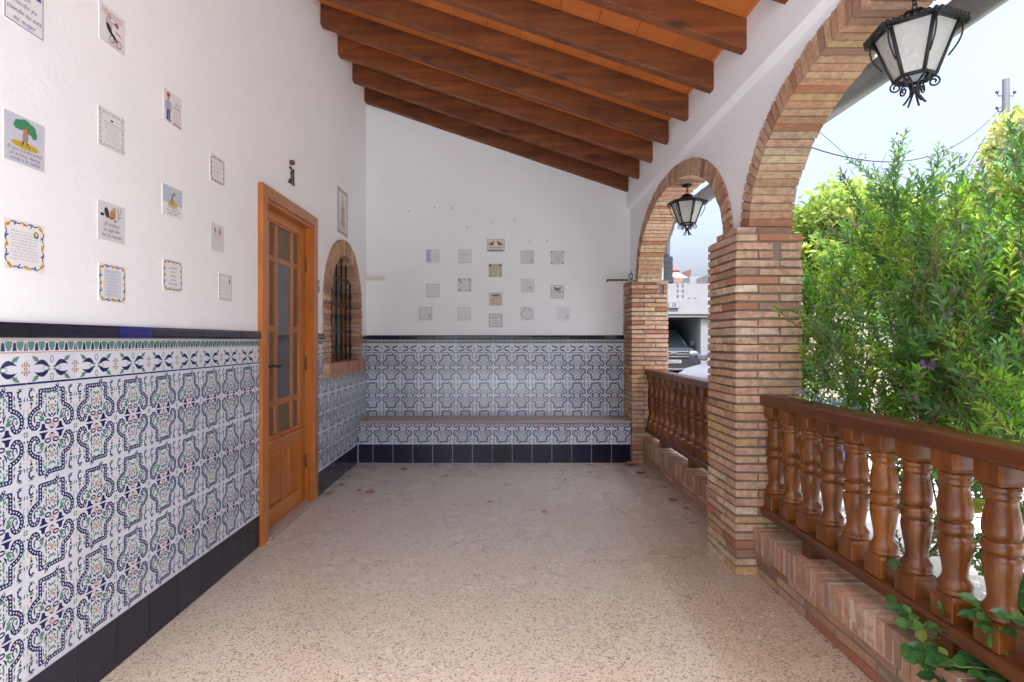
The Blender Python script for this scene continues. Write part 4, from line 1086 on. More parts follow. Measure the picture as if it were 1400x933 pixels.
for sx in (-1,1):
    for sz in (-1,1): c.ell(sx*.054,sz*.054,.013,.013,(.34,.24,.10),2) if (sx,sz)!=(-1,1) else c.ell(-.052,.05,.012,.014,(.2,.17,.12),2)
scribs(c,4,.026,.020,.07,.009,(.25,.27,.36),92,.004,.3); c.ell(-.032,.022,.006,.012,(.15,.18,.2),3); bplq('brown framed plaque with rounded inner border and dark corners',543,454,c)
c=Canvas(); frame(c,S,S,(.5,.5,.55),.002,.006); scribs(c,4,.04,.022,.06,.010,(.35,.36,.50),93,-.02,.3); c.ell(.03,-.02,.018,.014,(.45,.22,.10),2); c.ell(.034,-.018,.008,.008,(.7,.68,.6),3); c.ell(.0,.035,.012,.008,(.4,.42,.6),2); bplq('pale plaque with a small brown snail shape at lower right',845,457,c)
c=Canvas(); frame(c,S,S,(.22,.2,.2),.003,.003); c.leaf((-.04,.05),(.03,.0),.03,(.16,.14,.12),2); c.leaf((.045,.05),(-.01,.01),.024,(.24,.18,.12),3); c.line([(-.06,.012),(.06,.004)],.006,(.3,.28,.24),2); c.rect(-.066,.066,-.012,-.008,(.25,.2,.2),2); scribs(c,3,-.03,.018,.115,.009,(.3,.27,.27),94,0,.15); bplq('plaque with a dark bird-like drawing over script, right end of the middle row',987,487,c)
c=Canvas(); c.rect(-.07,.07,-.07,.07,(.62,.52,.47)); c.rect(-.07,.07,.02,.07,(.52,.54,.58),2); c.leaf((-.05,.04),(.05,.035),.022,(.12,.13,.12),3); c.leaf((.01,.06),(.055,.02),.016,(.2,.22,.2),4)
for i in range(22): c.ell(r.uniform(-.06,.06),r.uniform(-.062,.015),.009,.006,r.choice([(.58,.38,.32),(.66,.56,.5),(.45,.32,.28),(.6,.46,.36)]),3,7)
c.ring(0,-.02,.04,.03,.005,(.5,.3,.25),4); bplq('pinkish picture tile with dark foliage across its top, middle column',692,522,c)
c=Canvas(); frame(c,S,S,(.34,.32,.30),.003,.002); ornate(c,S,S,(.3,.29,.28),.003,96,34); scribs(c,5,.040,.022,.09,.010,(.28,.28,.30),97,-.012,.25); c.leaf((.045,-.05),(.045,.005),.012,(.12,.12,.12),3); bplq('grey framed plaque with dark little figure at right, lowest at left',356,591,c)
c=Canvas(); frame(c,S,S,(.42,.41,.36),.004,.004); scribs(c,3,.024,.030,.10,.009,(.5,.5,.5),98,0,.1); bplq('plain olive grey framed plaque with faint lines, bottom row left of centre',541,592,c,S,S,(.74,.74,.73))
c=Canvas(); frame(c,S,S,(.42,.26,.10),.006,.003); 
for i in range(28):
    t=i/28*4; s=int(t); f_=t-s-.5; x,z=((f_*.13,.066),(.066,-f_*.13),(-f_*.13,-.066),(-.066,f_*.13))[s]; c.ell(x,z,.005,.004,(.55,.36,.1) if i%2 else (.18,.16,.3),2,6)
lines(c,['DONATIVO','por','Caridad'],.026,.030,.022,.11,(.10,.12,.26),.25); bplq('orange framed plaque with large dark script, bottom of the middle column',692,624,c)
c=Canvas()
for i in range(30):
    a=2*math.pi*i/30; q=.058*(1+.1*math.cos(4*a+.0)); c.ell(q*math.cos(a),q*math.sin(a),.006,.005,r.choice([(.10,.10,.14),(.22,.22,.32),(.4,.4,.5)]),2,6)
scribs(c,3,.022,.020,.07,.009,(.2,.2,.3),99,0,.3); bplq('white plaque ringed by small dark flowers, bottom row right of centre',843,592,c,S,S,(.76,.76,.77))
c=Canvas(); scribs(c,6,.048,.019,.09,.008,(.50,.52,.60),100,-.01,.3); c.ell(.046,-.03,.014,.012,(.42,.42,.42),2); bplq('very pale plaque with faint blue script, lowest at right',1015,592,c,S,S,(.77,.78,.80))

# ------------------------------------------------------------------ house number, bell, brackets
nu=thing('house_number','black wrought iron number 31 fixed above the front door','house number',(XP,3.9,2.37))
mb=MB(); X=XP+.012
def gm(pts,r=.0045): mb.tube([(X,3.888+a,2.372+b) for a,b in pts],r,6)
gm([(-.042,.036),(-.036,.050),(-.022,.053),(-.010,.044),(-.012,.026),(-.024,.010),(-.010,.002),(-.004,-.018),(-.010,-.040),(-.026,-.050),(-.040,-.044),(-.044,-.032)])
gm([(.014,.028),(.028,.050),(.028,-.052)],.0055)
gm([(-.05,-.056),(.05,-.056)],.005); gm([(-.006,.014),(.026,.014)],.0035)
for a in (-.04,.04): mb.tube([(XP-.01,3.888+a,2.316),(X,3.888+a,2.316)],.004,6)
adopt(mb.build('numerals',M['iron']),nu)
mb=MB(); mb.box(XP-.005,XP+.03,3.872,3.902,2.445,2.475); adopt(mb.build('bracket_stub',M['bronze'],None,.004),nu)
db=thing('doorbell','small grey doorbell plate between the door and arched window','doorbell',(XP,4.46,1.665))
mb=MB(); mb.box(XP-.004,XP+.012,4.436,4.476,1.612,1.712); adopt(mb.build('bell_plate',M['zinc'],None,.004),db)
mb=MB(); mb.tube([(XP+.010,4.456,1.675),(XP+.017,4.456,1.675)],.012,12); adopt(mb.build('push_button',M['plastic_white']),db)
bk=thing('wall_bracket','short pale folded bracket on end wall beside the arched window','bracket',(-1.35,YB,1.9))
zz=CAM_H+(465.6-381.3)*YB/770.13
mb=MB(); mb.box(-1.458,-1.30,YB-.055,YB+.01,zz-.015,zz+.012); mb.box(-1.33,-1.262,YB-.085,YB-.02,zz-.020,zz+.016); mb.tube([(-1.44,YB-.03,zz+.018),(-1.27,YB-.05,zz+.026)],.004,6)
adopt(mb.build('arm',M['plastic_white'],None,.005),bk)
br=thing('wall_bracket','dark edged metal bar and hook on top of the end pilaster','bracket',(1.2,YB-.2,1.87))
zz=CAM_H+(465.6-384.6)*5.85/770.13
mb=MB(); mb.box(1.085,1.36,5.80,5.87,zz-.012,zz+.008); adopt(mb.build('arm',M['plastic_white'],None,.003),br)
mb=MB(); mb.box(1.076,1.30,5.792,5.80,zz-.003,zz+.014); mb.tube([(1.076,5.796,zz-.014),(1.076,5.796,zz+.012)],.006,6)
pts=[(1.322+.016*math.cos(t),5.80,zz+.042+.032*math.sin(t)) for t in [q*.5 for q in range(13)]]; mb.tube(pts,.005,6); mb.tube([(1.322,5.8,zz+.07),(1.326,5.8,zz+.11)],.004,6)
adopt(mb.build('hook',M['iron']),br)

# ------------------------------------------------------------------ lanterns
def spiral(mb,c,ax,r0,turn,flip,rt,n=18,start=0.,zs=1):
    """flat spiral in the plane (radial ax, z)"""
    pts=[]
    for i in range(n+1):
        t=i/n; a=start+flip*turn*2*math.pi*t; r=r0*(1-.78*t)
        pts.append((c[0]+ax[0]*r*math.cos(a),c[1]+ax[1]*r*math.cos(a),c[2]+r*math.sin(a)))
    mb.tube(pts,rt,6)
def make_lantern(label,loc,rz):
    t=thing('hanging_lantern',label,'lantern',loc,'lanterns hanging under the brick arches',rz); t.scale=(.93,.93,.93)
    hexp=lambda r,z,ph=0:[(r*math.cos(R(60*k+ph)),r*math.sin(R(60*k+ph)),z) for k in range(6)]
    mb=MB(); mb.lathe([(.0,.0),(.045,.0),(.048,-.008),(.03,-.018),(.012,-.024),(0,-.024)],n=20); mb.build('ceiling_plate',M['iron'],t)
    mb=MB()
    for i,z in enumerate((-.028,-.045,-.062)):
        pts=[((.009*math.cos(a),0,z+.012*math.sin(a)) if i%2 else (0,.009*math.cos(a),z+.012*math.sin(a))) for a in [q*math.pi/5 for q in range(11)]]
        mb.tube(pts,.0028,6)
    mb.build('chain',M['iron'],t)
    # roof: hexagonal with flared brim and crest
    zt=-.075
    mb=MB()
    rings=[hexp(.012,zt),hexp(.045,zt-.012),hexp(.052,zt-.022),hexp(.040,zt-.026),hexp(.075,zt-.040),hexp(.165,zt-.082),hexp(.168,zt-.090),hexp(.130,zt-.080)]
    V=[p for rg in rings for p in rg]
    mb.mesh(V,[(i*6+k,i*6+(k+1)%6,(i+1)*6+(k+1)%6,(i+1)*6+k) for i in range(len(rings)-1) for k in range(6)])
    for k in range(6):   # scalloped crest along the brim
        a,b=Vector(hexp(.165,zt-.082)[k]),Vector(hexp(.165,zt-.082)[(k+1)%6])
        for q in range(8):
            p=a+(b-a)*((q+.5)/8); mb.lathe([(0,.010),(.008,.004),(.009,-.006),(0,-.008)],(p.x,p.y,p.z+.002),6)
    mb.build('lamp_roof',M['iron'],t)
    z0,z1,r0,r1=zt-.082,zt-.262,.132,.066
    A,B=hexp(r0,z0),hexp(r1,z1)
    mb=MB()
    for k in range(6):
        mb.tube([A[k],B[k]],.0075,6); mb.tube([A[k],A[(k+1)%6]],.006,6); mb.tube([B[k],B[(k+1)%6]],.0075,6)
    mb.build('lamp_frame',M['iron'],t)
    for k in range(6):
        mb=MB(); n=Vector((math.cos(R(60*k+30)),math.sin(R(60*k+30)),.35)).normalized()
        a,b,c_,d=[Vector(p) for p in (A[k],A[(k+1)%6],B[(k+1)%6],B[k])]
        V=[a,b,c_,d]+[p-n*.004 for p in (a,b,c_,d)]
        mb.mesh(V,[(0,1,2,3),(7,6,5,4),(0,4,5,1),(1,5,6,2),(2,6,7,3),(3,7,4,0)])
        mb.build('glass_pane',M['lampglass'],t)
    for k in range(6):
        mb=MB(); ax=(math.cos(R(60*k)),math.sin(R(60*k)))
        # S bracket on every corner
        pts=[]
        for i in range(14):
            u=i/13; z=z0-.01-u*.115; rr=r0+.012-(r0-r1)*(.01+u*.62)+.016*math.sin(u*math.pi*1.0)
            pts.append((ax[0]*rr,ax[1]*rr,z))
        mb.tube(pts,.0035,6)
        spiral(mb,(ax[0]*(r0+.018),ax[1]*(r0+.018),z0-.014),ax,.018,1.25,-1,.0035,16,math.pi)
        mb.build('side_scroll',M['iron'],t)
    mb=MB()
    for k in range(6):
        ax=(math.cos(R(60*k+10)),math.sin(R(60*k+10)))
        pts=[(ax[0]*r,ax[1]*r,z) for r,z in ((.060,z1-.002),(.040,z1-.008),(.020,z1-.022),(.012,z1-.045),(.014,z1-.066),(.030,z1-.092),(.036,z1-.098))]
        mb.tube(pts,.0042,6)
        spiral(mb,(ax[0]*.060,ax[1]*.060,z1-.026),ax,.021,1.4,-1,.0035,18,math.pi/2)
    mb.lathe([(0,z1-.03),(.012,z1-.036),(.013,z1-.055),(0,z1-.062)],n=10)
    mb.build('bottom_scroll',M['iron'],t)
    return t
l1=make_lantern('wrought iron hexagonal lantern hanging in the near arch, top right',(1.478,2.02,SP+IB-.002),R(20))
l2=copy_tree(l1); l2.location=(1.486,4.53,SP+IB-.006); l2.rotation_euler=(0,0,R(36)); l2['label']='wrought iron hexagonal lantern hanging in the far arch beyond the pillar'

# ------------------------------------------------------------------ leaves on the floor
def dead_leaf(px,py,s,rot):
    Y=CAM_H*770.13/(py-465.6); X=(px-686.87)*Y/770.13
    mb=MB(); n=7; V=[]
    cu=rnd.uniform(.25,.5)
    for i in range(n):
        t=i/(n-1)-.5; w=.28*math.cos(t*math.pi)*s+.001; z=.006+abs(t)**2*s*cu*1.6
        V+=[(t*s,-w,z+w*.5),(t*s,0,z),(t*s,w,z+w*.6)]
    mb.mesh(V,[(i*3+q,i*3+q+1,i*3+q+4,i*3+q+3) for i in range(n-1) for q in range(2)],True)
    o=mb.build('dry_leaf',M['deadleaf']); o.location=(X,Y,0); o.rotation_euler=(0,0,rot)
    return tag(o,'small curled brown dry leaf lying on the terrazzo floor','leaf','dry leaves scattered on the floor')
for (px,py,s) in ((450,676,.085),(466,664,.06),(477,653,.04),(492,672,.06),(506,674,.09),(552,643,.075),(610,652,.05),(588,657,.03),(670,688,.05),(744,701,.05),(730,779,.02),(773,657,.03),(863,637,.16),(876,648,.12),(920,685,.085),(938,697,.06),(653,735,.02)):
    dead_leaf(px,py,s,rnd.uniform(-.5,.5))
mb=MB()
for (cx,cy,sp,n) in ((905,658,12,12),(1048,838,5,6),(1065,850,14,3),(1058,822,6,2),(940,705,8,5),(1150,905,10,2),(1015,858,20,5)):
    for i in range(n):
        px,py=cx+rnd.gauss(0,sp),cy+rnd.gauss(0,sp*.6); Y=CAM_H*770.13/(py-465.6); X=(px-686.87)*Y/770.13
        if X>1.3: continue
        s=rnd.uniform(.0025,.006); mb.lathe([(0,0),(s,.001),(s*.8,s*.4),(0,s*.5)],(X,Y,0),5)
tag(mb.build('white_crumbs',M['crumb']),kind='stuff')

# ------------------------------------------------------------------ plants
def leaf_quad(mb,p,d,n,L,w,fold=.25):
    d=d.normalized(); s=d.cross(n); s=s.normalized() if s.length>1e-5 else d.orthogonal().normalized(); n=s.cross(d)
    a=p; b=p+d*L*.5+s*w/2+n*w*fold; c=p+d*L-n*L*.08; e=p+d*L*.5-s*w/2+n*w*fold; m=p+d*L*.45
    k=len(mb.v); mb.v+=[tuple(a),tuple(b),tuple(c),tuple(e)]
    for f in ((k,k+1,k+2),(k,k+2,k+3)): mb.f.append(f); mb.c.append(mb.col); mb.sm.append(False); mb.mi.append(mb.cur)
def rv(r=rnd): 
    while True:
        v=Vector((r.uniform(-1,1),r.uniform(-1,1),r.uniform(-1,1)))
        if .05<v.length<1: return v.normalized()
def shoot(mb,st,p,d,L,n,lL,lw,cols,curve=.25,fl=None,stem=True,r=rnd):
    d=d.normalized(); up=Vector((0,0,1)); pts=[p.copy()]; q=p.copy(); st_d=d.copy()
    for i in range(6):
        st_d=(st_d+up*curve*.12+rv(r)*.06).normalized(); q=q+st_d*L/6; pts.append(q.copy())
    if stem: st.tube(pts,[.0028,.0026,.0024,.0022,.002,.0017,.0012],4,False)
    ph=r.uniform(0,6.28); base=r.choice(cols)
    for i in range(n):
        t=(i+.5)/n; f=t*6; k=min(5,int(f)); pp=pts[k].lerp(pts[k+1],f-k); ax=(pts[k+1]-pts[k]).normalized()
        ph+=2.4; o=ax.orthogonal().normalized(); o.rotate(Matrix.Rotation(ph,3,ax))
        ld=(o*.9+ax*(.55+.5*t)+up*.12+rv(r)*.15); s=r.uniform(.75,1.2)*(1-.35*max(0,t-.75)/.25)
        g=r.uniform(.6,1.35)*(1+.35*t); mb.col=(base[0]*g,base[1]*g,base[2]*g)
        leaf_quad(mb,pp,ld,ax,lL*s,lw*s)
    if fl is not None and r.random()<.07:
        for i in range(r.randint(4,9)):
            fl.col=r.choice([(.42,.22,.55),(.50,.30,.60),(.36,.2,.48)]); leaf_quad(fl,pts[-1]+rv(r)*.014,rv(r)+st_d*.5,up,.016,.012)
BCOL=[(.15,.32,.055),(.19,.37,.06),(.11,.26,.06),(.14,.29,.10),(.27,.43,.07),(.16,.29,.14),(.30,.43,.08),(.12,.25,.10)]
def shrub():
    r=random.Random(21); t=thing('flowering_shrub','big narrow leaved shrub with purple flowers leaning over the front balustrade','shrub',(2.3,2.6,-.12))
    st=MB(); lf=MB(); fl=MB()
    tips=[]
    bases=[(2.15,2.9),(2.25,2.5),(2.4,2.1),(2.2,3.3),(2.55,2.6),(2.6,1.7),(2.3,1.3)]
    def inside(p):
        # envelope of the crown as the photo shows it
        if p.x<1.64+ (0.12 if p.y<2.9 else 0): return False
        return True
    def grow(p,d,L,rad,lev):
        n=6; pts=[p.copy()]; q=p.copy(); dd=d.normalized()
        for i in range(n):
            dd=(dd+rv(r)*.20+Vector((0,0,.05))).normalized(); q2=q+dd*L/n
            if q2.x<1.70: dd.x=abs(dd.x); q2=q+dd*L/n
            q=q2; pts.append(q.copy())
        st.tube(pts,[rad*(1-.55*i/n) for i in range(n+1)],7 if rad>.008 else 5,False)
        if lev==0: tips.append((pts[-1],dd)); tips.append((pts[3],dd)); return
        for k in range(r.choice((2,3,3)) if lev>1 else r.choice((3,4))):
            i=r.randint(2,n); b=(dd+rv(r)*.75+Vector((0,0,.15))).normalized(); grow(pts[i],b,L*r.uniform(.55,.85),rad*.52,lev-1)
        grow(pts[-1],(dd+rv(r)*.3),L*.7,rad*.5,lev-1)
    for (bx,by) in bases:
        for k in range(2):
            grow(Vector((bx+r.uniform(-.08,.08),by+r.uniform(-.1,.1),-.12)),Vector((r.uniform(-.35,.45),r.uniform(-.45,.45),1)),r.uniform(.65,.95),r.uniform(.013,.02),3)
    # foliage: shoots on the tips plus fill through the crown
    def ztop(x,y):  # envelope height
        u=686.87+770.13*x/max(.5,y)
        # image-space silhouette read as heights at that depth
        prof=[(1040,1.36),(1090,1.46),(1130,1.66),(1170,1.84),(1210,1.90),(1260,1.93),(1300,1.78),(1340,1.70),(1380,1.85),(1500,1.85)]
        for (a,za),(b,zb) in zip(prof,prof[1:]):
            if a<=u<=b: return za+(zb-za)*(u-a)/(b-a)
        return 1.5 if u<1040 else 2.1
    cnt=0
    r.shuffle(tips)
    for p,d in tips[:620]:
        if p.z>.5 and p.x>1.7 and p.z<ztop(p.x,p.y)+.05:
            for k in range(2):
                dd=(d*.5+rv(r)*.6+Vector((-.12,-.1,.75))); shoot(lf,st,p+rv(r)*.04,dd,r.uniform(.16,.30),20,.048,.016,BCOL,.35,fl,True,r); cnt+=1
    tries=0; cnt=0
    while cnt<1400 and tries<80000:
        tries+=1
        u=r.uniform(1060,1440); y=r.uniform(1.7,3.7); x=(u-686.87)*y/770.13
        if x<1.64 or x>3.6 or (y<2.98 and x<1.69): continue
        zt=ztop(x,y); z=.42+(zt-.50)*r.random()**.72
        dens=1.0
        if z<.85: dens=.55 if y>2.1 else .10
        if z<.85 and y>2.5: dens=.9
        n1=math.sin(x*5.1+y*3.3)+math.sin(y*6.3-z*5.7)+math.sin(z*7.1+x*4.3)
        if n1<-.75: dens*=.06
        if r.random()>dens: continue
        p=Vector((x,y,z)); d=rv(r)*.75+Vector((-.15,-.2,.75))
        shoot(lf,st,p,d,r.uniform(.14,.28),20,.050,.0165,BCOL,.35,fl if z>.9 else None,r.random()<.5,r); cnt+=1
    for k in range(46):   # sprays leaning over the end of the hand rail, against the pillar
        p=Vector((r.uniform(1.47,1.68),r.uniform(2.45,2.9),r.uniform(1.0,1.44)))
        shoot(lf,st,p,rv(r)*.6+Vector((-.35,-.2,.6)),r.uniform(.12,.22),18,.040,.0125,BCOL,.3,None,True,r)
    # tall leading shoots against the sky
    for (px,py,px2,py2,Yd) in ((1215,330,1150,240,3.0),(1225,300,1228,190,2.9),(1240,310,1178,215,2.95),(1230,300,1200,235,3.0),(1260,300,1310,215,2.7),(1255,290,1295,205,2.75),(1270,320,1335,225,2.6),(1375,330,1388,180,2.4),(1385,300,1372,200,2.4),(1380,280,1395,170,2.45),(1340,340,1360,285,2.5),(1105,430,1100,385,3.3),(1090,470,1070,430,3.5),(1150,390,1125,330,3.4)):
        P=lambda a,b,Y: Vector(((a-686.87)*Y/770.13,Y,CAM_H-(b-465.6)*Y/770.13))
        a,b=P(px,py,Yd),P(px2,py2,Yd+r.uniform(-.1,.1))
        if min(a.x,b.x)<1.62: continue
        L=(b-a).length; shoot(lf,st,a,b-a,L,int(34*L/.3),.044,.014,BCOL[2:4]+BCOL[5:6],.05,None,True,r)
        for k in range(3): 
            q=a.lerp(b,r.uniform(.2,.7)); shoot(lf,st,q,(b-a).normalized()+rv(r)*.5,L*.45,16,.042,.0135,BCOL[2:4]+BCOL[5:6],.1,None,True,r)
        for i in range(10): fl.col=r.choice([(.20,.10,.26),(.28,.16,.36)]); leaf_quad(fl,b+rv(r)*.02,rv(r),Vector((0,0,1)),.018,.012)
    # bare twigs low down behind the near balusters
    for k in range(46):
        p=Vector((r.uniform(1.75,2.6),r.uniform(1.0,2.2),r.uniform(-.1,.4))); d=Vector((r.uniform(-.6,.6),r.uniform(-.7,.7),r.uniform(.2,1)))
        pts=[p]; 
        for i in range(5): d=(d.normalized()+rv(r)*.3); pts.append(pts[-1]+d.normalized()*r.uniform(.1,.18))
        if min(q.x for q in pts)<1.66: continue
        rad=r.uniform(.003,.010); st.tube(pts,[rad*(1-.13*i) for i in range(6)],5,False)
    # single open flowers facing the porch
    for (px,py,Yd) in ((1252,544,2.35),(1262,498,2.3),(1275,500,2.3),(1192,452,2.7),(1306,400,2.3),(1348,330,2.3),(1345,307,2.4),(1115,420,3.1),(1155,372,3.0),(1172,310,3.0)):
        q=Vector(((px-686.87)*Yd/770.13,Yd,CAM_H-(py-465.6)*Yd/770.13))
        for i in range(9): fl.col=r.choice([(.46,.16,.50),(.52,.25,.58),(.38,.14,.46)]); leaf_quad(fl,q+rv(r)*.006,rv(r)+Vector((-.3,-.6,.2)),Vector((0,0,1)),.024,.018)
    adopt(st.build('stem',M['branch']),t); adopt(lf.build('foliage',M['leaf']),t); adopt(fl.build('flower',M['flower']),t)
shrub()
# plumbago with pale blue flowers
def plumbago():
    r=random.Random(5); t=thing('plumbago','small shrub with pale blue flowers behind the near balustrade, beside the pillar','shrub',(1.95,2.7,-.12))
    st=MB(); lf=MB(); fl=MB()
    for k in range(60):
        p=Vector((r.uniform(1.72,2.05),r.uniform(2.35,3.0),r.uniform(.1,.85))); shoot(lf,st,p,rv(r)*.6+Vector((-.1,-.2,.7)),r.uniform(.12,.24),16,.034,.013,[(.07,.17,.04),(.10,.21,.06)],.2,None,True,r)
    for (px,py) in ((1117,545),(1124,552),(1140,553),(1137,549),(1175,562),(1172,560),(1151,548),(1095,538),(1102,540),(1144,520)):
        Yd=r.uniform(2.55,2.8); q=Vector(((px-686.87)*Yd/770.13,Yd,CAM_H-(py-465.6)*Yd/770.13))
        fl=MB()
        for i in range(16): fl.col=r.choice([(.42,.55,.78),(.50,.62,.80),(.36,.48,.75)]); leaf_quad(fl,q+rv(r)*.016,rv(r)+Vector((-.3,-.7,.3)),Vector((0,0,1)),.016,.013)
        adopt(fl.build('flower_cluster',M['flower']),t)
    for (x,y) in ((1.85,2.6),(1.9,2.8),(1.95,2.5)): st.tube([(x,y,-.12),(x+.02,y,.3),(x-.05,y+.03,.75)],[.008,.006,.003],5,False)
    adopt(st.build('stem',M['branch']),t); adopt(lf.build('foliage',M['leaf']),t)
plumbago()
# creeper over the coping, bottom right
def creeper():
    r=random.Random(12); t=thing('creeper','green climbing plant with rounded leaflets spilling over the coping, bottom right','climbing plant',(1.5,1.3,.25))
    st=MB(); lf=MB()
    def leaflet(p,d,n,L,w):
        d=d.normalized(); s=d.cross(n).normalized(); n=s.cross(d); V=[]
        for (a,b) in ((0,0),(.18,.32),(.45,.5),(.75,.40),(1,0),(.75,-.40),(.45,-.5),(.18,-.32)): V.append(p+d*L*a+s*w*b+n*(abs(b)*w*.35-L*.12*a*a))
        V.append(p+d*L*.5-n*L*.03)
        lf.mesh(V,[(i,(i+1)%8,8) for i in range(8)],False)
    def vine(pts,nl,size=.048):
        pts=[Vector(q) for q in pts]; sm=[]
        for i in range(len(pts)-1):
            for k in range(4): sm.append(pts[i].lerp(pts[i+1],k/4)+rv(r)*.004)
        sm.append(pts[-1]); st.tube(sm,[.0032*(1-.5*i/len(sm)) for i in range(len(sm))],5,False)
        for i in range(nl):
            u=(i+1)/nl; k=min(len(sm)-2,int(u*(len(sm)-1))); p=sm[k]; ax=(sm[k+1]-sm[k]).normalized()
            o=rv(r); o.z=abs(o.z)*.5+.1; o=(o+ax*.4).normalized(); L=r.uniform(.05,.09); e=p+o*L
            st.tube([p,p.lerp(e,.5)+Vector((0,0,.006)),e],.0013,4,False)
            g=r.uniform(.7,1.25); lf.col=r.choice([(.05*g,.16*g,.045*g),(.06*g,.19*g,.05*g),(.09*g,.22*g,.05*g)]) if r.random()>.06 else (.28,.36,.06)
            nrm=(Vector((-.5,-.5,.8))+rv(r)*.5).normalized()
            side=o.cross(Vector((0,0,1))).normalized()
            for (f,sd) in ((.45,1),(.45,-1),(.75,1),(.75,-1),(1,0)):
                leaflet(p.lerp(e,f),(o*.6+side*sd*1.0+rv(r)*.2) if sd else o,nrm,size*r.uniform(.75,1.1),size*.72*r.uniform(.85,1.1))
    vine([(1.75,1.46,.1),(1.62,1.58,.42),(1.50,1.70,.40),(1.40,1.78,.33),(1.30,1.86,.30)],9)
    vine([(1.72,1.56,.2),(1.58,1.64,.56),(1.50,1.78,.58),(1.42,1.88,.52)],8)
    vine([(1.70,1.44,.15),(1.55,1.52,.36),(1.42,1.58,.30),(1.32,1.68,.27),(1.27,1.78,.22)],11)
    vine([(1.66,1.41,.25),(1.52,1.48,.48),(1.45,1.56,.46),(1.40,1.64,.40)],9)
    vine([(1.7,1.54,.3),(1.6,1.66,.66),(1.55,1.72,.70),(1.50,1.81,.66)],6)
    vine([(1.62,1.36,.25),(1.48,1.44,.34),(1.36,1.50,.28),(1.29,1.58,.20),(1.28,1.63,.12)],10)
    vine([(1.72,1.76,.2),(1.60,1.91,.50),(1.50,2.02,.46),(1.43,2.06,.40)],4,.03)
    vine([(1.6,1.51,.3),(1.45,1.66,.36),(1.36,1.78,.29),(1.33,1.91,.28)],7,.035)
    Q=lambda a,b,Y: ((a-686.87)*Y/770.13,Y,CAM_H-(b-465.6)*Y/770.13)
    for path,nl,sz in (([(1420,905,1.62),(1385,880,1.66),(1340,868,1.72),(1300,862,1.78)],8,.05),([(1430,935,1.60),(1380,915,1.64),(1330,905,1.70),(1290,900,1.76)],9,.05),
        ([(1425,850,1.60),(1395,830,1.62),(1365,815,1.66),(1350,790,1.68)],7,.05),([(1430,890,1.58),(1400,860,1.6),(1380,845,1.62)],6,.05),([(1330,945,1.66),(1300,925,1.72),(1265,915,1.78)],7,.045),([(1420,960,1.56),(1370,940,1.6),(1340,925,1.64)],8,.05),
        ([(1250,800,1.93),(1230,786,1.97),(1222,778,2.0)],2,.028)):
        vine([Q(*p) for p in path],nl,sz)
    adopt(st.build('stem',plain('green_stem',(.14,.20,.05),.6)),t); adopt(lf.build('foliage',M['vineleaf']),t)
creeper()
# trees beyond
def tree(label,x,y,h,rad,n,cols,seed,lL=.16,lw=.07,trunk_h=None,squash=.85):
    r=random.Random(seed); t=thing('tree',label,'tree',(x,y,-.17),'trees beyond the garden')
    tr=MB(); th=trunk_h or h*.35; top=Vector((x+r.uniform(-.2,.2),y,th))
    tr.tube([(x,y,-.17),(x+.05,y,th*.5),top],[.16,.13,.10],9,False)
    lobes=[]
    for k in range(11):
        d=rv(r); d.z=d.z*.7+.15; e=Vector((x,y,h-rad*squash))+Vector((d.x*rad*.75,d.y*rad*.75,d.z*rad*squash)); lobes.append((e,rad*r.uniform(.32,.5)))
        tr.tube([top,top.lerp(e,.5)+Vector((0,0,.15)),e],[.07,.045,.012],6,False)
    adopt(tr.build('trunk',M['bark']),t)
    lf=MB()
    for i in range(n):
        e,rr=lobes[i%11]; d=rv(r); p=e+d*rr*(r.random()**.4)*r.uniform(.85,1.15)
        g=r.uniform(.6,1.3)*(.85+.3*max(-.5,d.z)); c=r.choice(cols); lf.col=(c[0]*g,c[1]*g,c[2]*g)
        leaf_quad(lf,p,rv(r)+Vector((0,0,-.2)),rv(r),lL*r.uniform(.6,1.3),lw*r.uniform(.7,1.3))
    adopt(lf.build('crown',M['treeleaf']),t)
YG=[(.42,.47,.15),(.46,.48,.17),(.34,.45,.15),(.52,.50,.20)]
GG=[(.24,.40,.08),(.30,.45,.09),(.20,.34,.08),(.36,.44,.10)]
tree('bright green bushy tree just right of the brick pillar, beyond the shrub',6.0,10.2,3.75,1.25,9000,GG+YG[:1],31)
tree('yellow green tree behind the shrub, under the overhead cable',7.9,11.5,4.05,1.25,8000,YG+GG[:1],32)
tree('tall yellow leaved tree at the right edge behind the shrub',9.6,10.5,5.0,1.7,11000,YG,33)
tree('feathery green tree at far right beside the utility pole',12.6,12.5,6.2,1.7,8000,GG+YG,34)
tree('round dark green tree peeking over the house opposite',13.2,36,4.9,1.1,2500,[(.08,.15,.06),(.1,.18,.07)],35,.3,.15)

# ------------------------------------------------------------------ beyond the porch
gw=thing('garden_wall','cream rendered garden wall behind the shrub','wall',(6,8.4,0))
mb=MB(); mb.box(3.9,14,8.3,8.5,-.17,1.75); mb.box(3.86,14,8.26,8.54,1.75,1.80); adopt(mb.build('rendered_wall',M['cream']),gw)
hs=thing('pale_house','pale cream house glimpsed through the shrub leaves','house',(9,14,0))
mb=MB(); mb.box(8.2,14,13.5,18,-.17,3.0); adopt(mb.build('wall',M['cream']),hs)
mb=MB(); mb.prism([(13.2,2.98),(18.3,2.98),(15.7,4.0)],lambda p:(8.0,p[0],p[1]),lambda p:(14.2,p[0],p[1])); adopt(mb.build('roof',M['terracotta']),hs)
for x in (8.9,10.4,12.0):
    mb=MB(); mb.box(x,x+.9,13.46,13.52,.8,2.0); adopt(mb.build('window',M['carglass']),hs)

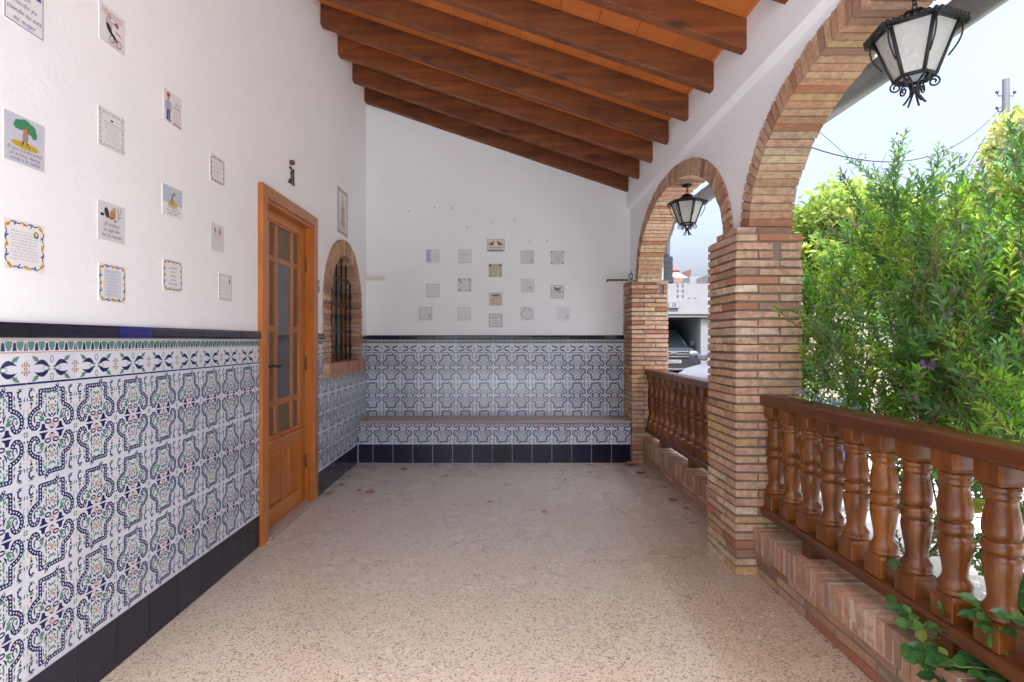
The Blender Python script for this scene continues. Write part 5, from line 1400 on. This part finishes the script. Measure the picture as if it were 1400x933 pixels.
nh=thing('house_opposite','white house across the street with open garage and pierced balcony wall','house',(6,20.2,0))
def Nn(name,mb,mat,bev=0): return adopt(mb.build(name,mat,None,bev),nh)
Yg=20.4; s_=Yg/770.13
gx=lambda px:(px-686.87)*s_
gz=lambda py:CAM_H-(py-465.6)*s_
mb=MB(); mb.box(3.0,3.4,Yg,Yg+6,-.17,gz(434)); mb.box(gx(958),gx(958)+.25,Yg+.0,Yg+6,-.17,gz(434)); mb.box(3.0,9.5,Yg+5.8,Yg+6,-.17,2.0); mb.box(gx(958)+.25,9.5,Yg+.02,Yg+.3,-.17,gz(434))
Nn('garage_wall',mb,M['whitepaint'])
mb=MB(); mb.box(3.0,9.5,Yg-.08,Yg+6,gz(434),gz(409.8)); mb.box(3.0,9.5,Yg-.14,Yg-.08,gz(430),gz(427)); mb.box(3.0,9.5,Yg-.11,Yg-.08,gz(434)+.002,gz(432.4))
Nn('lintel',mb,M['whitepaint'])
mb=MB(); mb.box(gx(915),gx(931),Yg+5.5,Yg+5.8,1.55,1.95); Nn('shelf',mb,plain('yellowish_boxes',(.35,.27,.13),.8))
mb=MB(); mb.box(gx(910),gx(922),Yg+3.5,Yg+4,1.4,2.0); Nn('hanging_cloth',mb,plain('dark_teal_cloth',(.03,.07,.09),.9))
mb=MB(); mb.box(gx(938),gx(942),Yg+5.5,Yg+5.8,1.5,2.0); Nn('shelf',mb,plain('maroon_box',(.16,.06,.06),.8))
# pierced balcony wall
mb=MB(); z0,z1=gz(409.8),gz(388)
mb.box(3.0,gx(923),Yg,Yg+.12,z0,z1); mb.box(gx(937),gx(972),Yg,Yg+.12,z0,z1); mb.box(gx(972),9.5,Yg+.0,Yg+3,z0,z1+.35)
n=3; xa,xb=gx(923),gx(937); cw=(xb-xa)/2; chh=(z1-z0)/3
for i in range(2):
    for j in range(3):
        x,z=xa+cw*i,z0+chh*j
        mb.box(x,x+.05,Yg,Yg+.12,z,z+chh); mb.box(x+cw-.05,x+cw,Yg,Yg+.12,z,z+chh); mb.box(x+.05,x+cw-.05,Yg,Yg+.12,z,z+.04); mb.box(x+.05,x+cw-.05,Yg,Yg+.12,z+chh-.04,z+chh)
        cx,cz=x+cw/2,z+chh/2
        Mx=Matrix.Translation((cx,Yg+.06,cz))@Matrix.Rotation(R(45),4,'Y'); mb.box(-.02,.02,-.05,.05,-.16,.16,Mx); mb.box(-.16,.16,-.05,.05,-.02,.02,Mx)
Nn('balcony_wall',mb,M['whitepaint'])
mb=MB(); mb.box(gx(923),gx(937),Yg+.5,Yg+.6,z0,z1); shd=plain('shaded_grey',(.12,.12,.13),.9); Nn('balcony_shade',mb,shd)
for q in (940,948):
    mb=MB(); mb.box(gx(q),gx(q+4),Yg-.006,Yg+.01,z0+.03,z0+.07); Nn('drain_slot',mb,shd)
# house number 59
c=Canvas(); w_,h_=.30,.17; 
mb=MB(); mb.col=(.33,.33,.35); xn=gx(919.5); zn=gz(417.6); mb.box(xn-.18,xn+.18,Yg-.17,Yg-.085,zn-.11,zn+.11)
frame(c,.36,.22,(.10,.11,.16),.012,.008); c.text('58',0,-.062,.19,(.03,.04,.12),2,0,.24)
c.into(mb,lambda x,y,o:(xn+x,Yg-.171-o*4,zn+y)); adopt(mb.build('number_plate',M['ceramic']),nh)
# upper storey and tiled roofs
mb=MB(); mb.box(gx(905),gx(962),Yg+2.5,Yg+5.9,z0,gz(383)*1.03); mb.box(gx(962),gx(985),Yg+1.5,Yg+5,z0,gz(372)); Nn('upper_wall',mb,M['whitepaint'])
Y2=Yg+2.3; k2=Y2/770.13; hx=lambda px:(px-686.87)*k2; hz=lambda py:CAM_H-(py-465.6)*k2
mb=MB(); V=[(hx(925),Y2,hz(380)),(hx(942),Y2,hz(380)),(hx(945),Y2+1.6,hz(366)-.0),(hx(917),Y2+1.6,hz(366))]
mb.prism([(0,0),(1,0),(1,1),(0,1)],lambda p:tuple(Vector(V[0]).lerp(Vector(V[1]),p[0]).lerp(Vector(V[3]).lerp(Vector(V[2]),p[0]),p[1])),lambda p:tuple(Vector(V[0]).lerp(Vector(V[1]),p[0]).lerp(Vector(V[3]).lerp(Vector(V[2]),p[0]),p[1])+Vector((0,.05,-.08))))
Nn('chimney_hood',mb,M['cream'])
mb=MB(); mb.box(hx(921),hx(941.5),Y2-.05,Y2+1.2,hz(387.5),hz(380.5)); Nn('hood_base',mb,M['pinkrender'])
mb=MB()
for i in range(7):
    x=hx(917.5+4.3*i); mb.tube([(x,Y2+1.55,hz(366)+.02),(x+.03,Y2+1.9,hz(366)+.22)],[.085,.07],7)
mb.box(hx(915.5),hx(946),Y2+1.62,Y2+1.75,hz(366.8),hz(365.2))
mb.prism([(0,0),(1,0),(1,1)],lambda p:(hx(941)+(hx(945.5)-hx(941))*p[0],Y2+.05*p[1],hz(386)+(hz(368)-hz(386))*p[1]),lambda p:(hx(941)+(hx(945.5)-hx(941))*p[0],Y2+1.5,hz(386)+(hz(368)-hz(386))*p[1]))
V=[(hx(905),Y2,hz(381)),(hx(925),Y2,hz(381)),(hx(917),Y2+1.4,hz(368)),(hx(905),Y2+1.4,hz(368))]; mb.face(V)
V=[(hx(946),Y2,hz(382.5)),(hx(958),Y2,hz(384)),(hx(966),Y2+1.2,hz(377)),(hx(948),Y2+1.2,hz(376))]; mb.face(V); mb.box(hx(946),hx(960),Y2-.04,Y2+.5,hz(387.3),hz(384.3))
Nn('roof',mb,plain('pink_roof_tiles',(.17,.085,.07),.85,0,.3,20,.2))

# cars ---------------------------------------------------------------
def car(name,label,loc,rz,paint,st,roofst,ww,plate=None,suv=False):
    """st: stations (x along length, z_low, z_belt, half width); roofst: (x, z, half width)"""
    t=thing(name,label,'car',loc,None,rz)
    mb=MB(); V=[]; n=len(st); prof=lambda s:[(s[3]*.86,s[1]),(s[3]*.985,s[1]+.12),(s[3],(s[1]+s[2])/2),(s[3]*.975,s[2]-.07),(s[3]*.90,s[2])]
    for s in st:
        q=prof(s); V+=[(s[0],y,z) for y,z in q]+[(s[0],-y,z) for y,z in reversed(q)]
    m=10; F=[(i*m+k,i*m+(k+1)%m,(i+1)*m+(k+1)%m,(i+1)*m+k) for i in range(n-1) for k in range(m)]+[tuple(range(m)),tuple((n-1)*m+k for k in reversed(range(m)))]
    mb.mesh(V,F,True); mb.build('body',paint,t,.02,2)
    # greenhouse: glass cabin, painted roof skin and pillars
    mb=MB(); V=[]
    for x,z,w,xb,zb,wb in roofst: V+=[(xb,wb,zb),(x,w,z),(x,-w,z),(xb,-wb,zb)]
    k=len(roofst); mb.mesh(V,[(i*4+j,i*4+j+1,(i+1)*4+j+1,(i+1)*4+j) for i in range(k-1) for j in range(3)]+[(0,1,2,3),tuple((k-1)*4+j for j in (3,2,1,0))]); mb.build('window_glass',M['carglass'],t)
    mb=MB()
    for i in range(k-1):
        a,b=roofst[i],roofst[i+1]
        for s in (1,-1): mb.tube([(a[0],s*a[2],a[1]+.004),(b[0],s*b[2],b[1]+.004)],.035,6)
    V=[]
    for x,z,w,*_ in roofst: V+=[(x,w,z+.012),(x,0,z+.045),(x,-w,z+.012)]
    mb.mesh(V,[(i*3+j,i*3+j+1,(i+1)*3+j+1,(i+1)*3+j) for i in range(k-1) for j in range(2)],True)
    for i in (0,k//2,k-1):
        x,z,w,xb,zb,wb=roofst[i]
        for s in (1,-1): mb.tube([(xb,s*wb,zb-.02),(x,s*w,z)],.04,6)
    mb.build('roof',paint,t)
    for (x,zr) in ww:
        for s in (1,-1):
            mb=MB(); hw=max(q[3] for q in st)
            w0=mb.lathe([(.0,-.1),(.30,-.1),(.335,-.07),(.335,.07),(.30,.1),(.21,.1),(.20,.07),(0,.07)],(x,s*(hw-.10),zr),20,1); 
            wo=mb.build('wheel',M['rubber'],t)
            mb=MB(); mb.lathe([(0,.085),(.05,.095),(.19,.075),(.20,.09)],(x,s*(hw-.10)+ (0 if s>0 else 0),zr),16,1) if s>0 else mb.lathe([(0,-.085),(.05,-.095),(.19,-.075),(.20,-.09)],(x,s*(hw-.10),zr),16,1)
            mb.build('rim',M['chrome'],wo)
    return t
gZ=-.165
sv=car('parked_car','silver grey off-roader parked facing out of the garage opposite',(6.0,19.75,gZ),R(-90),M['carsilver'],
  [(0.02,.42,.92,.74),(-.0-.08,.32,1.02,.86),(-.45,.30,1.10,.92),(-1.05,.30,1.17,.93),(-2.4,.30,1.20,.94),(-3.8,.34,1.22,.93),(-4.45,.42,1.15,.86)],
  [(-1.75,1.80,.60,-1.02,1.18,.80),(-2.1,1.86,.63,-1.5,1.2,.83),(-3.4,1.85,.62,-3.5,1.22,.82),(-3.95,1.72,.58,-4.3,1.2,.78)],[(-.85,.36),(-3.5,.36)])
# the car's length axis is local X (front at 0, body towards -X); rotated so it faces the camera
def cpart(t,name,mb,mat,bev=0): return mb.build(name,mat,t,bev)
mb=MB(); 
for i in range(3): mb.box(.0,.05,-.52,.52,.80+.085*i,.845+.085*i)
mb.box(.03,.06,-.12,.12,.90,.97)
cpart(sv,'grille',mb,M['chrome'],.008)
mb=MB(); mb.box(-.02,.028,-.56,.56,.78,1.03); mb.box(-.02,.035,-.66,.66,.40,.56); cpart(sv,'grille_shadow',mb,M['rubber'])
for s in (1,-1):
    mb=MB(); mb.lathe([(0,.05),(.10,.04),(.13,0),(.13,-.1)],(.0-.02,s*.70,.93),12,0,True,Matrix.Diagonal((1,1.5,.8,1))); cpart(sv,'headlight',mb,M['headlamp'])
    mb=MB(); mb.box(-1.18,-1.05,min(s*.95,s*1.12),max(s*.95,s*1.12),1.20,1.36); cpart(sv,'wing_mirror',mb,M['darkgrey'],.03)
mb=MB(); mb.box(.0,.05,-.62,.62,.36,.41); cpart(sv,'skid_plate',mb,M['chrome'],.01)
mb=MB(); mb.col=(.30,.30,.30); mb.box(.03,.052,-.26,.26,.60,.72); c=Canvas(); c.text('9006 KZT',0,-.035,.10,(.03,.03,.03),2,0,.42); c.rect(-.26,-.225,-.06,.06,(.03,.08,.4),1)
c.into(mb,lambda x,y,o:(.0525+o*3,x,.66+y)); cpart(sv,'number_plate',mb,M['ceramic'])
wc=car('parked_car','white hatchback parked at an angle just beyond the far balustrade',(3.55,9.75,gZ),R(-148),M['carwhite'],
  [(0.02,.40,.70,.60),(-.06,.26,.80,.72),(-.30,.22,.88,.82),(-1.0,.22,.98,.86),(-2.2,.22,1.02,.87),(-3.4,.26,1.04,.86),(-3.95,.36,1.0,.78)],
  [(-1.85,1.48,.56,-.95,.97,.74),(-2.15,1.53,.58,-1.4,1.0,.77),(-3.1,1.50,.57,-3.2,1.03,.76),(-3.6,1.36,.52,-3.9,1.0,.70)],[(-.72,.30),(-3.2,.30)])
for s in (1,-1):
    mb=MB(); mb.lathe([(0,.06),(.11,.05),(.15,0),(.15,-.12)],(-.12,s*.62,.72),12,0,True,Matrix.Diagonal((1,1.2,.7,1))); cpart(wc,'headlight',mb,M['headlamp'])
    mb=MB(); mb.box(-1.15,-1.02,min(s*.88,s*1.04),max(s*.88,s*1.04),1.0,1.13); cpart(wc,'wing_mirror',mb,M['carwhite'],.03)
mb=MB(); mb.box(-.02,.03,-.45,.45,.34,.52); cpart(wc,'grille',mb,M['rubber'],.01)
# blue object under the far hand rail's end
cr=thing('blue_crate','blue plastic crate outside the balustrade behind the brick pillar','crate',(2.35,4.75,.3))
mb=MB(); mb.box(2.3,2.78,4.4,4.8,.22,.25); mb.box(2.3,2.78,4.4,4.43,.25,.43); mb.box(2.3,2.78,4.77,4.8,.25,.43); mb.box(2.3,2.33,4.43,4.77,.25,.43); mb.box(2.75,2.78,4.43,4.77,.25,.43); mb.box(2.28,2.80,4.38,4.82,.42,.45)
adopt(mb.build('crate_shell',M['blue'],None,.006),cr)
tb=thing('plain_table','low grey stand carrying the blue crate outside','table',(2.35,4.8,-.15))
mb=MB(); mb.box(2.28,2.80,4.38,4.82,.18,.218)
for x in (2.30,2.73):
    for y in (4.40,4.75): mb.box(x,x+.05,y,y+.05,-.155,.18)
adopt(mb.build('stand_frame',M['darkgrey'],None,.004),tb)

# utility pole and cables
up_=thing('utility_pole','grey utility pole with insulators standing behind the trees at far right','pole',(14.3,16,-.17))
mb=MB(); mb.tube([(14.3,16,-.17),(14.3,16,8.65)],[.13,.085],10); adopt(mb.build('pole_shaft',plain('grey_pole',(.05,.055,.07),.7)),up_)
mb=MB()
for z in (8.2,7.75):
    for s in (-1,1): mb=MB(); mb.tube([(14.3,16,z),(14.3+s*.2,16,z-.03),(14.3+s*.25,16,z+.06)],.014,6); mb.lathe([(0,.08),(.035,.06),(.04,0),(0,-.02)],(14.3+s*.25,16,z+.06),8); adopt(mb.build('insulator',M['darkgrey']),up_)
mb=MB(); mb.box(14.38,14.75,15.9,16.1,7.25,7.45)
adopt(mb.build('clamp',M['darkgrey']),up_)
def cable(label,a,b,sag,r=.012):
    a,b=Vector(a),Vector(b); mb=MB(); pts=[]
    for i in range(33):
        t=i/32; p=a.lerp(b,t); p.z-=4*sag*t*(1-t); pts.append(p)
    mb.tube(pts,r,5,False); tag(mb.build('overhead_cable',M['rubber']),label,'cable','overhead cables')
cable('sagging black overhead cable from the utility pole towards the porch roof',(14.2,16,7.9),(2.3,7.0,4.4),1.25,.010)
cable('overhead cable leaving the utility pole to the right edge',(14.6,16,7.45),(24,17.5,8.4),.3,.02)
cable('thin pale stay wire dropping behind the shrub under the gutter',(4.0,7.2,3.95),(7.2,9.4,3.2),.05,.004)
cable('short stay wire slanting down from the utility pole',(14.2,16,7.8),(11.6,15,4.6),.0,.012)

# ------------------------------------------------------------------ world, sun, camera
EL,AZ=55,None
sd=Vector((.05,-.35,1.0)).normalized()
w=bpy.data.worlds.new('World'); scene.world=w; w.use_nodes=True; nt=w.node_tree; nt.nodes.clear()
sky=nt.nodes.new('ShaderNodeTexSky'); sky.sky_type='NISHITA'; sky.sun_disc=False
sky.sun_elevation=math.asin(sd.z); sky.sun_rotation=math.atan2(sd.x,sd.y); sky.air_density=1.0; sky.dust_density=10.0; sky.ozone_density=1.0
bg=nt.nodes.new('ShaderNodeBackground'); bg.inputs[1].default_value=.67
out=nt.nodes.new('ShaderNodeOutputWorld'); tcw=nd(nt,'ShaderNodeTexCoord'); cl=nd(nt,'ShaderNodeMapping',{'Vector':tcw.outputs['Generated'],'Scale':(1.2,1.2,3.2)}).outputs[0]
cln=noise(nt,cl,2.1,7,.62)
bwn=nd(nt,'ShaderNodeRGBToBW',{0:sky.outputs[0]}); skc=mixc(nt,1.0,mixc(nt,.35,sky.outputs[0],bwn.outputs[0]),(.875,.91,1.02),'MULTIPLY')
nt.links.new(mixc(nt,ramp(nt,cln,[(.48,0.0),(.74,.5)]),skc,(1.20,1.31,1.43)),bg.inputs[0]); nt.links.new(bg.outputs[0],out.inputs[0])
sl=bpy.data.lights.new('sun','SUN'); sl.energy=5.0; sl.angle=R(.53); sl.color=(1,.995,.985)
so=bpy.data.objects.new('sun',sl); so.rotation_euler=(-sd).to_track_quat('-Z','Y').to_euler(); so.location=(0,0,20); C.objects.link(so)
cd=bpy.data.cameras.new('camera'); cam=bpy.data.objects.new('camera',cd); C.objects.link(cam)
cam.location=(0,0,CAM_H); cam.rotation_euler=(R(90),0,0); cd.sensor_fit='HORIZONTAL'; cd.sensor_width=36; cd.lens=770.13/1400*36
cd.shift_x=13.13/1400; cd.shift_y=-.9/1400; cd.clip_start=.05; cd.clip_end=2000
scene.camera=cam
scene.view_settings.view_transform='Standard'; scene.view_settings.look='None'; scene.view_settings.exposure=0; scene.view_settings.gamma=1
scene.cycles.use_denoising=True; scene.cycles.max_bounces=16; scene.cycles.diffuse_bounces=12; scene.cycles.transparent_max_bounces=16
